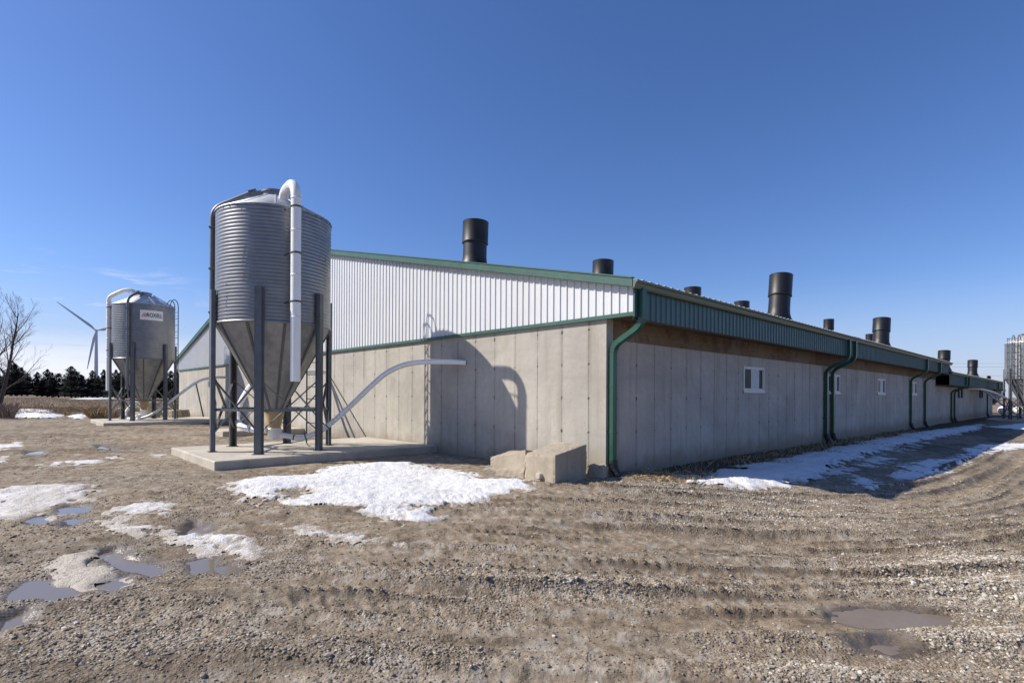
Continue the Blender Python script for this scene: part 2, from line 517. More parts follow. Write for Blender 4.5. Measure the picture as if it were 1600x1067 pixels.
def poly_sd(x, y, poly):
    """distance inside a polygon (negative outside)"""
    x = np.asarray(x); y = np.asarray(y)
    d = np.full(x.shape, 1e9); ins = np.zeros(x.shape, bool)
    n = len(poly)
    for i in range(n):
        ax, ay = poly[i]; bx, by = poly[(i + 1) % n]
        ex, ey = bx - ax, by - ay
        tt = np.clip(((x - ax) * ex + (y - ay) * ey) / (ex * ex + ey * ey + 1e-12), 0, 1)
        d = np.minimum(d, np.hypot(x - ax - tt * ex, y - ay - tt * ey))
        cr = ((ay > y) != (by > y)) & (x < (bx - ax) * (y - ay) / (by - ay + 1e-12) + ax)
        ins ^= cr
    return np.where(ins, d, -d)
def near(x, y, poly, pad):
    lo = poly.min(0) - pad; hi = poly.max(0) + pad
    return (x > lo[0]) & (x < hi[0]) & (y > lo[1]) & (y < hi[1])
PLEVEL = [float(np.mean(macro(p[:, 0], p[:, 1]))) - .030 for p in PUD]
_ctr = [p.mean(0) for p in PUD]
PLEVEL = [float(np.mean([PLEVEL[j] for j in range(len(PUD)) if np.hypot(*(_ctr[i] - _ctr[j])) < 1.6])) + .0012 * (i % 5) for i in range(len(PUD))]
def track_w(X, Z):
    return Z - .94 * (np.sqrt((X - 6.7) ** 2 + 4.2) + (X - 6.7)) / 2 + .15
RUTS = [  # lateral place, from, to, height of the berm, its width
    (7.35, -1, 12, .030, .07), (6.85, -.8, 9, .040, .08), (6.48, 1, 9, .035, .06), (6.15, .3, 12, .060, .09), (5.92, 0, 6, .035, .06), (5.72, -.6, 10, .050, .08), (5.50, 1.5, 8, .04, .06),
    (5.30, -1.2, 9, .050, .08), (4.95, .6, 7, .055, .09), (4.62, -1.5, 3.0, .040, .07), (4.42, .3, 4, .035, .06), (4.25, -.5, 2.6, .035, .07), (3.95, -1.5, 3.4, .045, .08), (3.62, -1.0, 2.2, .045, .08),
    (7.8, 2, 14, .035, .08), (8.3, 1, 14, .04, .09), (8.8, 4, 16, .035, .09), (9.3, 4, 16, .045, .10), (5.02, 3.6, 9, .05, .10), (3.35, -.4, 3, .035, .07)]
def terrain(x, y, full=True):
    X, Z = camframe(x, y)
    z = macro(x, y)
    r = np.hypot(X, Z)
    yard = sstep(70, 25, r)
    # wheel tracks that sweep round the corner of the barn
    wv = track_w(X, Z)
    along = X + .4 * Z
    mk = sstep(-4.5, 0, X) * sstep(2.2, 3.2, Z) * sstep(10.5, 8.2, wv) * sstep(1., 3, wv + 1) * sstep(19, 9, Z)
    wob = .25 * (fbm(along * .35, wv * .4, 2, 40) - .5)
    ridge = fbm((wv + wob) * 3.1, along * .16, 3, 11)
    rr = sstep(.50, .66, ridge)
    tread = .5 + .5 * np.sin((along + .6 * vnoise(wv * 2, along * .7, 5)) * 2 * math.pi / .115)
    dip = sstep(.44, .28, ridge)
    fine_w = fbm((wv + wob) * 7.5, along * .12, 3, 14)
    clump = fbm(x * 13, y * 13, 3, 15, .65)
    z = z + mk * (.040 * rr - .035 * dip + .022 * rr * (clump - .3))
    line_ = np.zeros_like(z); ridge_ = rr.copy()
    wv2 = wv + .16 * (fbm(along * .28, np.full_like(along, .3), 2, 44) - .5) + .05 * (fbm(along * 1.6, wv * .5, 2, 45) - .5)
    for i, (wc, x0_, x1_, hh_, ww_) in enumerate(RUTS):
        ext = sstep(x0_ - .8, x0_ + .6, X) * sstep(x1_ + 1., x1_ - 1., X)
        brk = sstep(.30, .50, vnoise(along * .45, np.full_like(along, i * 3.7), 46))
        d_ = wv2 - wc
        lug = .5 + .5 * np.sin((along + .18 * vnoise(along * 1.1, np.full_like(along, i), 47)) * 2 * math.pi / .105 + d_ * 9)
        near_side = sstep(-ww_ * .42, 0, d_) * sstep(ww_ * 1.5, .0, d_)      # steep towards the rut, easing out behind
        z = z + 1.15 * ext * brk * hh_ * near_side * (.45 + .55 * lug * sstep(.35, .6, vnoise(along * .7, np.full_like(along, i * 1.9), 48)) + .6 * (clump - .5))
        rutb = sstep(-.34, -.26, d_) * sstep(-.02, -.08, d_)
        z = z - ext * brk * .022 * rutb + ext * brk * .010 * rutb * lug
        line_ = np.maximum(line_, ext * brk * sstep(-ww_ * .75, -ww_ * .3, d_) * sstep(ww_ * .25, -.01, d_))  # near slope of each berm, darkened in colour to stand for its shade
        ridge_ = np.maximum(ridge_, ext * brk * near_side)
    left_mk = sstep(1, -3, X) * yard
    ridge2 = fbm((Z - .30 * X) * 1.2, X * .22, 3, 71)
    z = z + left_mk * .14 * (ridge2 - .5)
    ridge3 = fbm((Z - .22 * X) * 3.4, X * .30, 3, 73)
    z = z + left_mk * .09 * (ridge3 - .5)
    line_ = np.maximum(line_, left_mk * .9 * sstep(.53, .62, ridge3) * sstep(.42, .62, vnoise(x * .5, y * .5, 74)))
    big = fbm(x * .55, y * .55, 3, 3)
    z = z + yard * .05 * (big - .5)
    if full:
        z = z + yard * (.035 * (fbm(x * 2.3, y * 2.3, 3, 21) - .5) + (.022 * (fbm(x * 8, y * 8, 3, 22, .6) - .5)) + .009 * (fbm(x * 34, y * 34, 2, 23) - .5))
    wet = np.zeros_like(z)
    for poly, lv in zip(PUD, PLEVEL):                       # a low bank keeps each pool in its hollow
        s = near(x, y, poly, .8)
        if not s.any(): continue
        sd = poly_sd(x[s], y[s], poly)
        k = sstep(-.62, -.30, sd) * (sd < -.10)
        z[s] = np.maximum(z[s], z[s] * (1 - k) + np.maximum(z[s], lv + .014) * k)
    for poly, lv in zip(PUD, PLEVEL):
        s = near(x, y, poly, 1.0)
        if not s.any(): continue
        xs, ys = x[s], y[s]
        sd = poly_sd(xs, ys, poly) + .10 * (fbm(xs * 6, ys * 6, 3, 31) - .5)
        k = sstep(-.20, .05, sd)
        fine_d = np.clip(z[s] - macro(xs, ys) - .05 * (fbm(xs * .55, ys * .55, 3, 3) - .5), -.04, .05)
        z[s] = z[s] * (1 - k) + (lv - .024 + .05 * (1 - sstep(-.14, .05, sd)) + .55 * fine_d) * k
        wet[s] = np.maximum(wet[s], sstep(-.20, -.02, sd))
    # level under the slabs and against the walls
    flat = sstep(.9, .15, np.maximum(np.maximum(-4.9 - x, x), np.maximum(4.95 - y, y - 8.45)))
    z = z * (1 - flat) + (.0 + .0025 * np.clip(y, 0, 160)) * flat
    return z, dict(wet=wet, ridge=np.maximum(rr * mk, ridge_ * mk), dip=dip * mk, line=line_)

def gravel_field(x, y, rr):
    X, Z = camframe(x, y)
    g = .26 * sstep(.45, .66, fbm(x * .5, y * .5, 4, 51)) + .25 * sstep(.45, .7, fbm(x * 1.7, y * 1.7, 3, 52)) + .10 + .22 * sstep(.5, -2.5, X) * sstep(7, 3.5, Z) + .16 * sstep(-.5, -3, X)
    # pale heaps of crushed stone at the lower right, and grit at the wall's corner
    for (pu, pv, ra, am) in ((1480, 903, .85, 1.2), (1590, 893, .8, 1.1), (1570, 1010, .7, 1.0), (1100, 772, 1.3, .6), (1060, 800, 1.2, .45), (1230, 775, 1.3, .6), (975, 925, .6, .5), (1560, 790, 2.2, .5), (1540, 700, 2.5, .6), (1250, 1040, .5, .6), (480, 760, 1.2, .4)):
        cx, cy = at(pu, pv)
        q = np.hypot(x - cx, y - cy)
        g = g + am * np.exp(-(q / ra) ** 2) * (.5 + fbm(x * 2.5, y * 2.5, 3, 57))
    g = g + .34 * rr
    return np.clip(g, 0, 1.4)

# ground sheet: dense near the yard, coarse to the horizon
fine = np.radians(np.arange(-57, 57.01, .145))
coarse = np.radians(np.arange(57 + 6, 360 - 57 - 3, 6))
ang = np.concatenate([fine, coarse])
rad = [.25]
while rad[-1] < 2.2: rad.append(rad[-1] * 1.12)
while rad[-1] < 90: rad.append(rad[-1] * 1.0066)
while rad[-1] < 4500: rad.append(rad[-1] * 1.12)
rad = np.array(rad)
A, Rr = np.meshgrid(ang, rad)
gxw = CAM[0] + Rr * (np.sin(A) * RGT[0] + np.cos(A) * FWD[0])
gyw = CAM[1] + Rr * (np.sin(A) * RGT[1] + np.cos(A) * FWD[1])
gxw, gyw = gxw.ravel(), gyw.ravel()
gzw, fld = terrain(gxw, gyw)
na, nr = len(ang), len(rad)
Xc, Zc = camframe(gxw, gyw)
edge = 27.6 + .04 * (Xc + 30) + 1.4 * (fbm(Xc * .5, Zc * .5, 3, 61) - .5)
field = np.maximum(sstep(-.6, .8, Zc - edge) * (Xc < 0), sstep(0, 3, Zc - 60))
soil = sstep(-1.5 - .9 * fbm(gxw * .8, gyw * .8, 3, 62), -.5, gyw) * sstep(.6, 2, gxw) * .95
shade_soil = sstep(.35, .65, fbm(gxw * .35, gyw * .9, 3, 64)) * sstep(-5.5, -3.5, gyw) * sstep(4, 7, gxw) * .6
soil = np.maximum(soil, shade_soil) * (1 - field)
gravel = gravel_field(gxw, gyw, fld['ridge']) * (1 - field)
mud = np.clip(sstep(.52, .7, fbm(gxw * .45, gyw * .45, 3, 66)) * .7 + fld['dip'] * .9, 0, 1) * (1 - field)
damp_shade = np.clip(fld['line'] * 1.1 + .5 * sstep(.56, .72, fbm(gxw * .7, gyw * .7, 4, 68)) * sstep(2, -4, Xc), 0, 1) * (1 - field)  # painted shade along the rut berms, plus damp streaks in the yard
def grid_faces(nr_, na_, wrap):
    i = np.arange(nr_ - 1)[:, None]; j = np.arange(na_ if wrap else na_ - 1)[None, :]
    a = i * na_ + j; b_ = i * na_ + (j + 1) % na_; c_ = (i + 1) * na_ + (j + 1) % na_; d_ = (i + 1) * na_ + j
    return np.stack([a + 0 * b_, d_, c_, b_], -1).reshape(-1, 4)
def np_mesh(name, verts, faces, material, attrs=None, smooth=True):
    me = bpy.data.meshes.new(name)
    k = faces.shape[1]
    me.vertices.add(len(verts)); me.loops.add(faces.size); me.polygons.add(len(faces))
    me.vertices.foreach_set('co', np.ascontiguousarray(verts, np.float32).ravel())
    me.loops.foreach_set('vertex_index', np.ascontiguousarray(faces, np.int32).ravel())
    me.polygons.foreach_set('loop_start', np.arange(0, faces.size, k, dtype=np.int32))
    me.polygons.foreach_set('use_smooth', np.full(len(faces), smooth))
    for an, av in (attrs or {}).items():
        at_ = me.attributes.new(an, 'FLOAT', 'POINT')
        at_.data.foreach_set('value', np.ascontiguousarray(av, np.float32))
    me.materials.append(MATS[material])
    me.update(calc_edges=True); me.validate()
    o = bpy.data.objects.new(name, me); col.objects.link(o)
    return o
gf = grid_faces(nr, na, True)
ground = np_mesh('ground', np.stack([gxw, gyw, gzw], 1), gf, 'ground', dict(gravel=gravel, field=field, mud=mud, wet=fld['wet'], soil=soil, damp_shade=damp_shade))
tag(ground, 'brown muddy gravel yard with wheel tracks, running out into a stubble field', kind='structure')

# puddles
pm_n = 0
for poly, lv in zip(PUD, PLEVEL):
    c0 = poly.mean(0)
    big = c0 + (poly - c0) * 1.0
    n = len(big); ring = []
    for i in range(n):
        for q in (0, .25, .5, .75):
            ring.append(big[i] * (1 - q) + big[(i + 1) % n] * q)
    ring = np.array(ring)
    d = ring - c0; L = np.hypot(d[:, 0], d[:, 1])[:, None]
    ring = ring + d / L * (.13 + .10 * (fbm(ring[:, 0] * 5, ring[:, 1] * 5, 3, 35)[:, None] - .5) * np.minimum(1, L))
    vs = [(c0[0], c0[1], lv)] + [(p[0], p[1], lv) for p in ring]
    o = MB().add(vs, [(0, i + 1, (i + 1) % len(ring) + 1) for i in range(len(ring))]).build('puddle', 'muddy puddle' if c0[0] > -5.2 and c0[1] < -3.2 else 'puddle')
    tag(o, 'shallow puddle of meltwater in the gravel yard', kind='structure')

# ------------------------------------------------------------------ snow
SNOW = [  # outline, thickness, dirt, grain
    ([(350, 764), (400, 743), (470, 739), (560, 729), (640, 722), (720, 733), (760, 748), (836, 752), (838, 768), (760, 778), (690, 790), (640, 793), (700, 812), (640, 819), (560, 809), (470, 799), (420, 790), (385, 780)], .11, .10),
    ([(-60, 775), (60, 760), (165, 762), (120, 785), (60, 795), (20, 815), (-60, 822)], .08, .35),
    ([(165, 795), (205, 780), (288, 786), (255, 800), (254, 818), (240, 836), (215, 841), (185, 829), (170, 815)], .08, .30),
    ([(238, 838), (285, 831), (330, 832), (380, 836), (405, 858), (398, 868), (345, 864), (300, 859), (262, 852)], .08, .22),
    ([(100, 882), (118, 868), (150, 875), (172, 895), (152, 909), (118, 900)], .09, .55),
    ([(425, 823), (470, 820), (520, 831), (580, 836), (652, 850), (628, 861), (560, 852), (505, 840), (440, 839)], .07, .40),
    ([(178, 904), (188, 899), (196, 904), (186, 910)], .05, .6),
    ([(-40, 701), (25, 690), (32, 697), (0, 706), (-40, 712)], .05, .3),
    ([(-30, 720), (10, 712), (36, 711), (10, 722)], .05, .4),
    ([(60, 727), (110, 722), (165, 721), (150, 727), (80, 731)], .04, .3),
    ([(158, 715), (180, 712), (182, 717), (162, 718)], .04, .3),
    ([(238, 710), (268, 709), (268, 714), (240, 714)], .03, .6),
    ([(60, 809), (72, 800), (80, 806), (66, 813)], .05, .7),
    # beside the shaded wall
    ([(1072, 757), (1120, 739), (1190, 725), (1260, 711), (1330, 695), (1420, 678), (1532, 664), (1525, 671), (1440, 688), (1360, 708), (1300, 728), (1270, 748), (1210, 760), (1130, 763)], .13, .05),
    ([(1240, 752), (1300, 728), (1380, 702), (1440, 689), (1462, 690), (1405, 712), (1400, 726), (1330, 742), (1290, 752)], .03, .45),
    ([(1385, 744), (1405, 722), (1450, 716), (1492, 716), (1500, 705), (1530, 694), (1578, 691), (1640, 692), (1560, 708), (1500, 722), (1485, 738), (1430, 752)], .05, .12),
    ([(1318, 733), (1330, 737), (1375, 759), (1355, 763), (1335, 748)], .04, .1),
    ([(1330, 752), (1420, 748), (1420, 755), (1340, 757)], .03, .2),
    ([(1545, 667), (1600, 661), (1660, 664), (1600, 672)], .05, .1),
    ([(1060, 745), (1090, 735), (1112, 738), (1090, 748)], .04, .3),
    # on the field edge and round the boulders
    ([(16, 653), (22, 642), (50, 641), (80, 643), (98, 652), (60, 654)], .20, .0),
    ([(104, 652), (125, 648), (148, 647), (146, 651), (120, 654)], .14, .1),
    ([(172, 652), (180, 641), (225, 640), (296, 641), (296, 655), (230, 657)], .12, .1),
    ([(110, 623), (150, 620.5), (190, 620.5), (180, 622.5), (140, 624)], .1, .1),
]
HOLES = [[(445, 771), (455, 768), (470, 769), (476, 772), (460, 774)], [(214, 815), (222, 810), (230, 813), (222, 820), (215, 822)]]
HOLES = [np.array([at(*p) for p in h_]) for h_ in HOLES]
sv, sf, sd_attr, k0 = [], [], [], 0
for si, (pl, th, dirt_) in enumerate(SNOW):
    poly = np.array([at(*p) for p in pl])
    ext = poly.max(0) - poly.min(0)
    dist = np.hypot(*(poly.mean(0) - np.array(CAM[:2])))
    step = max(.022, min(.16, dist * .0026))
    xs = np.arange(poly[:, 0].min() - .5, poly[:, 0].max() + .5, step)
    ys = np.arange(poly[:, 1].min() - .5, poly[:, 1].max() + .5, step)
    gx_, gy_ = np.meshgrid(xs, ys); shp = gx_.shape
    x, y = gx_.ravel(), gy_.ravel()
    small = min(1., dist / 9)
    s = poly_sd(x, y, poly) + (.62 * (fbm(x * 1.9, y * 1.9, 5, 80 + si, .62) - .5) + .22 * (fbm(x * 8, y * 8, 4, 81, .6) - .5)) * small + (.14 if th == .13 else .10 if dist < 20 else .1) + (.07 if len(pl) < 7 else 0)
    for hp in HOLES:
        s = np.minimum(s, -(poly_sd(x, y, hp) + .12 * (fbm(x * 8, y * 8, 3, 83) - .5)))
    s = s - .20 * sstep(.58, .66, fbm(x * 4.2, y * 4.2, 4, 88, .6)) * sstep(.75, .2, s) + .07 * (fbm(x * 24, y * 24, 2, 89) - .5)
    tk = th * (.8 if th == .13 or dist > 20 else .55) * (1 - np.exp(-np.clip(s, 0, None) / (.16 + th))) 
    tk = tk * (.65 + .7 * fbm(x * 2.6, y * 2.6, 3, 84)) + .030 * (fbm(x * 9, y * 9, 4, 85, .65) - .5) * sstep(0, .25, s)
    z, _ = terrain(x, y, False)
    z = z + tk - .012
    z = np.where(s < 0, z - .03, z)
    keep = s > -.03
    idx = -np.ones(len(x), int)
    q = np.arange(len(x)).reshape(shp)
    quads = np.stack([q[:-1, :-1], q[:-1, 1:], q[1:, 1:], q[1:, :-1]], -1).reshape(-1, 4)
    quads = quads[keep[quads].all(1)]
    if not len(quads): continue
    used = np.unique(quads); idx[used] = np.arange(len(used)) + k0
    sv.append(np.stack([x[used], y[used], z[used]], 1)); sf.append(idx[quads])
    dd = dirt_ + (.26 if dist < 14 else .14) + .6 * sstep(.30, .0, s[used]) + .4 * (fbm(x[used] * 1.5, y[used] * 1.5, 3, 86) - .5)
    sd_attr.append(np.clip(dd, 0, 1)); k0 += len(used)
snow = np_mesh('snow', np.concatenate(sv), np.concatenate(sf), 'snow', dict(dirt=np.concatenate(sd_attr)))
tag(snow, 'old melting snow lying in ragged patches on the yard', kind='stuff')
SNOWPOLY = [np.array([at(*p) for p in pl]) for pl, th, d_ in SNOW]

# ------------------------------------------------------------------ loose gravel
rng = np.random.default_rng(5)
ph = (1 + 5 ** .5) / 2
ico = np.array([(-1, ph, 0), (1, ph, 0), (-1, -ph, 0), (1, -ph, 0), (0, -1, ph), (0, 1, ph), (0, -1, -ph), (0, 1, -ph), (ph, 0, -1), (ph, 0, 1), (-ph, 0, -1), (-ph, 0, 1)], float)
ico /= np.linalg.norm(ico[0])
icf = np.array([(0, 11, 5), (0, 5, 1), (0, 1, 7), (0, 7, 10), (0, 10, 11), (1, 5, 9), (5, 11, 4), (11, 10, 2), (10, 7, 6), (7, 1, 8), (3, 9, 4), (3, 4, 2), (3, 2, 6), (3, 6, 8), (3, 8, 9), (4, 9, 5), (2, 4, 11), (6, 2, 10), (8, 6, 7), (9, 8, 1)])
NC = 640000
u_ = rng.random(NC)
rr_ = 2.4 * (24 / 2.4) ** (u_ ** .9)
aa_ = np.radians(rng.uniform(-52, 52, NC))
sx = CAM[0] + rr_ * (np.sin(aa_) * RGT[0] + np.cos(aa_) * FWD[0])
sy = CAM[1] + rr_ * (np.sin(aa_) * RGT[1] + np.cos(aa_) * FWD[1])
tz, tf = terrain(sx, sy)
gr = gravel_field(sx, sy, tf['ridge'])
keepp = rng.random(NC) < np.clip(np.clip(gr - .10, 0, 2) ** 1.8 * .62, .06, .9) * sstep(1.0, .3, tf['wet'])
keepp &= ~((sx > -.05) & (sy > -.05)) & ~((sx > -4.95) & (sx < 0) & (sy > 4.9))
for hp in SNOWPOLY:
    s_ = near(sx, sy, hp, .1)
    if s_.any(): keepp[s_] &= poly_sd(sx[s_], sy[s_], hp) < rng.uniform(-.15, .1, s_.sum())
sx, sy, tz, gr, rr_ = sx[keepp], sy[keepp], tz[keepp], gr[keepp], rr_[keepp]
ns = len(sx)
size = (.0028 + .0085 * rng.random(ns) ** 3.4) * (1 + .35 * np.clip(gr - .5, 0, 1)) * (1 + .03 * rr_)
bigs = rng.random(ns) < .012
size[bigs] *= 1.9
sc3 = np.stack([rng.uniform(.8, 1.5, ns), rng.uniform(.7, 1.1, ns), rng.uniform(.45, .8, ns)], 1) * size[:, None]
yaw = rng.uniform(0, 2 * np.pi, ns); tilt = rng.normal(0, .35, ns)
V = ico[None] * (1 + rng.uniform(-.28, .28, (ns, 12)))[..., None] * sc3[:, None, :]
x1 = V[..., 0]; y1 = V[..., 1] * np.cos(tilt)[:, None] - V[..., 2] * np.sin(tilt)[:, None]; z1 = V[..., 1] * np.sin(tilt)[:, None] + V[..., 2] * np.cos(tilt)[:, None]
x2 = x1 * np.cos(yaw)[:, None] - y1 * np.sin(yaw)[:, None] + sx[:, None]
y2 = x1 * np.sin(yaw)[:, None] + y1 * np.cos(yaw)[:, None] + sy[:, None]
z2 = z1 + (tz + size * .12)[:, None]
tone = np.clip(rng.normal(.42, .17, ns) + .6 * np.clip(gr - .55, 0, .8) * (.4 + .6 * rng.random(ns)) + (rng.random(ns) < .05) * .3, 0, 1)
gvl = np_mesh('gravel', np.stack([x2, y2, z2], -1).reshape(-1, 3), (icf[None] + 12 * np.arange(ns)[:, None, None]).reshape(-1, 3), 'gravel', dict(tone=np.repeat(tone, 12)), False)
tag(gvl, 'loose grey and tan gravel strewn over the muddy yard', kind='stuff')
print('stones', ns)


# ------------------------------------------------------------------ the barn
SL = .233
RIDGE = 15.75
DEPTH = 31.5
LEN = 30.1
PROF = [(0, 0), (.104, 0), (.120, .019), (.150, .019), (.1667, 0)]
def cols_of(u0, u1, prof=PROF):
    out = []; k = 0; p = prof[-1][0]
    while True:
        for a, h in prof[:-1]:
            q = u0 + k * p + a
            if q > u1: return out + [(u1, 0)]
            out.append((q, h))
        k += 1
def ribbed(u0, u1, zb, zt, place, prof=PROF, extra=()):
    """a ribbed sheet; place(u, h, z) gives the point"""
    mb = MB(); cs = cols_of(u0, u1, prof)
    for e in extra: cs.append((e, 0))
    cs.sort()
    vs, fs = [], []
    for u, h in cs:
        vs.append(place(u, h, zb(u))); vs.append(place(u, h, zt(u)))
    for i in range(len(cs) - 1): fs.append((2 * i, 2 * i + 2, 2 * i + 3, 2 * i + 1))
    return mb.add(vs, fs)
def roof_z(y, eave):
    return eave + .02 + (min(y, DEPTH - y) + .64) * SL

barn = empty('livestock_barn', (0, 0, 0), 'long low concrete barn with a white ribbed steel gable and green trim', 'barn')
EAVE = 3.28
WIN = [(5.5, 6.66), (11.8, 12.96), (17.85, 19.01), (23.98, 25.14)]
WZ0, WZ1 = 1.54, 2.12
# gable wall and the shaded long wall, with real window openings
MB().box(0, .2, 0, DEPTH, -.6, 2.74).build('gable_wall', 'concrete gable', barn)
mb = MB()
z_top = 2.376
edges = [.2] + [e for w_ in WIN for e in w_] + [LEN]
mb.box(.2, LEN, 0, .2, -.8, WZ0); mb.box(.2, LEN, 0, .2, WZ1, z_top)
for i in range(0, len(edges), 2): mb.box(edges[i], edges[i + 1], 0, .2, WZ0, WZ1)
mb.box(LEN - .2, LEN, .2, DEPTH, -.8, 2.7); mb.box(.2, LEN - .2, DEPTH - .2, DEPTH, -.6, 2.7)
mb.build('long_wall', 'concrete side', barn)
MB().box(.2, LEN, -.022, .1, z_top, 2.80).build('wood_board', 'plywood', barn)
mb = MB()
mb.box(-.0, LEN, -.57, -.024, 2.725, 2.745)
mb.box(-.0, LEN, -.57, -.535, 2.66, 2.724)
mb.build('soffit', 'soffit timber', barn)
# gable siding, its bottom flashing and corner trim
sid = ribbed(-.58, DEPTH + .58, lambda u: 2.76, lambda u: roof_z(u, EAVE) - .03, lambda u, h, z: (-.03 - h, u, z), extra=(RIDGE,))
sid.build('gable_siding', 'white siding', barn)
mb = MB(); mb.box(-.065, .0, -.6, DEPTH + .6, 2.72, 2.785); mb.build('base_flashing', 'green steel', barn)
mb = MB(); mb.box(-.062, .02, -.615, -.582, 2.70, 3.16); mb.build('corner_trim', 'green fascia', barn)
fas = ribbed(.02, LEN + .02, lambda u: 2.68, lambda u: 3.16, lambda u, h, z: (u, -.58 - h, z)); fas.build('fascia', 'green fascia', barn)
MB().box(LEN, LEN + .02, -.58, DEPTH, 2.6, 3.3).add([(LEN + .01, 0, 3.3), (LEN + .01, DEPTH, 3.3), (LEN + .01, RIDGE, roof_z(RIDGE, EAVE) - .05)], [(0, 1, 2)]).build('end_siding', 'green fascia', barn)
# rake boards
for nm, s0, s1 in (('rake_trim', -.64, RIDGE), ('rake_trim', RIDGE, DEPTH + .64)):
    mb = MB()
    a, c = roof_z(s0, EAVE), roof_z(s1, EAVE)
    vs = [(x, y, z) for x in (-.175, -.145) for y, z in ((s0, a - .125), (s1, c - .125), (s1, c + .005), (s0, a + .005))]
    mb.add(vs, [(0, 1, 2, 3), (7, 6, 5, 4), (0, 4, 5, 1), (1, 5, 6, 2), (2, 6, 7, 3), (3, 7, 4, 0)])
    vs = [(x, y, z) for x in (-.145, -.03) for y, z in ((s0, a - .123), (s1, c - .123), (s1, c - .105), (s0, a - .105))]
    mb.add(vs, [(0, 1, 2, 3), (7, 6, 5, 4), (0, 4, 5, 1), (1, 5, 6, 2), (2, 6, 7, 3), (3, 7, 4, 0)])
    vs = [(x, y, z) for x in (-.19, -.10) for y, z in ((s0, a + .012), (s1, c + .012), (s1, c + .035), (s0, a + .035))]
    mb.add(vs, [(0, 1, 2, 3), (7, 6, 5, 4), (0, 4, 5, 1), (1, 5, 6, 2), (2, 6, 7, 3), (3, 7, 4, 0)])
    mb.build(nm, 'green steel', barn)
RP = [(0, 0), (.15, 0), (.17, .022), (.205, .022), (.2286, 0)]
def roof_sheet(x0, x1, eave):
    mb = MB()
    cs = cols_of(x0, x1, RP)
    vs, fs = [], []
    for u, h in cs:
        vs += [(u, -.69, roof_z(-.69, eave) + h), (u, RIDGE, roof_z(RIDGE, eave) + h), (u, DEPTH + .69, roof_z(DEPTH + .69, eave) + h)]
    for i in range(len(cs) - 1):
        k = 3 * i
        fs += [(k, k + 3, k + 4, k + 1), (k + 1, k + 4, k + 5, k + 2)]
    mb.add(vs, fs)
    mb.bar((x0, RIDGE, roof_z(RIDGE, eave) + .04), (x1, RIDGE, roof_z(RIDGE, eave) + .04), .4, .05)
    return mb
roof_sheet(-.10, LEN + .25, EAVE).build('roof', 'roof steel', barn)
def gutter(x0, x1, eave, parent, material='gutter paint'):
    pr = [(-.605, eave), (-.605, eave - .125), (-.67, eave - .125), (-.685, eave - .10), (-.70, eave - .05), (-.735, eave - .03), (-.74, eave + .0), (-.725, eave + .002), (-.72, eave - .02), (-.685, eave - .035), (-.66, eave - .11), (-.615, eave - .11), (-.615, eave)]
    n = len(pr); vs = [(x, y, z) for x in (x0, x1) for y, z in pr]
    fs = [(i, (i + 1) % n, n + (i + 1) % n, n + i) for i in range(n)]
    mb = MB().add(vs, fs)
    cap = [(-.605, eave), (-.605, eave - .125), (-.67, eave - .125), (-.685, eave - .10), (-.70, eave - .05), (-.735, eave - .03), (-.74, eave)]
    for x, d in ((x0, -.004), (x1, .004)):
        mb.add([(x + d, y, z) for y, z in cap], [tuple(range(len(cap)))])
    return mb.build('gutter', material, parent)
gutter(-.16, LEN + .3, EAVE, barn)

def downspout(parent, x, eave, zf, wy=-.07, slant=0., ring=True):
    """square metal pipe: drop, offset to the wall, long run, black foot"""
    pts = [(x + slant, -.66, eave - .10), (x + slant, -.66, eave - .70), (x, wy, eave - 1.02), (x, wy, zf + .22)]
    path = rounded(pts, .16, 5)
    mb = MB().tube(path, .078, 4, True, False, ref=(1, 0, 0), ry=.064, phase=.5)
    if ring:                                                     # crimped elbows
        for cpt in (pts[1], pts[2]):
            for p in path:
                if (p - Vector(cpt)).length < .13: mb.tube([p - Vector((0, 0, .004)), p + Vector((0, 0, .004))], .083, 4, True, False, ref=(1, 0, 0), ry=.069, phase=.5)
    d = mb.build('downspout', 'downspout paint', parent)
    mb = MB()
    for k in range(9):
        q = k / 8
        p0 = Vector((x + .01, wy - .01 - .10 * q * q, zf + .27 - .27 * q)); p1 = p0 + Vector((0, -.004, -.018))
        mb.tube([p0, p1], .082 if k % 2 else .074, 12)
    mb.tube([(x + .01, wy - .01, zf + .28), (x + .01, wy - .03, zf + .14), (x + .01, wy - .12, zf + .0)], .07, 12)
    mb.build('drain_sleeve', 'black pipe', d)
    for z in (zf + .75, zf + 1.55):
        MB().box(x - .059, x + .059, wy - .05, wy + .066, z, z + .03).build('pipe_strap', 'downspout paint', d)
    return d
for x, sl in ((.10, 0), (11.4, .15), (12.05, .15), (23.6, .1), (26.9, .1)):
    downspout(barn, x, EAVE, float(macro(x, -.1)), slant=sl)

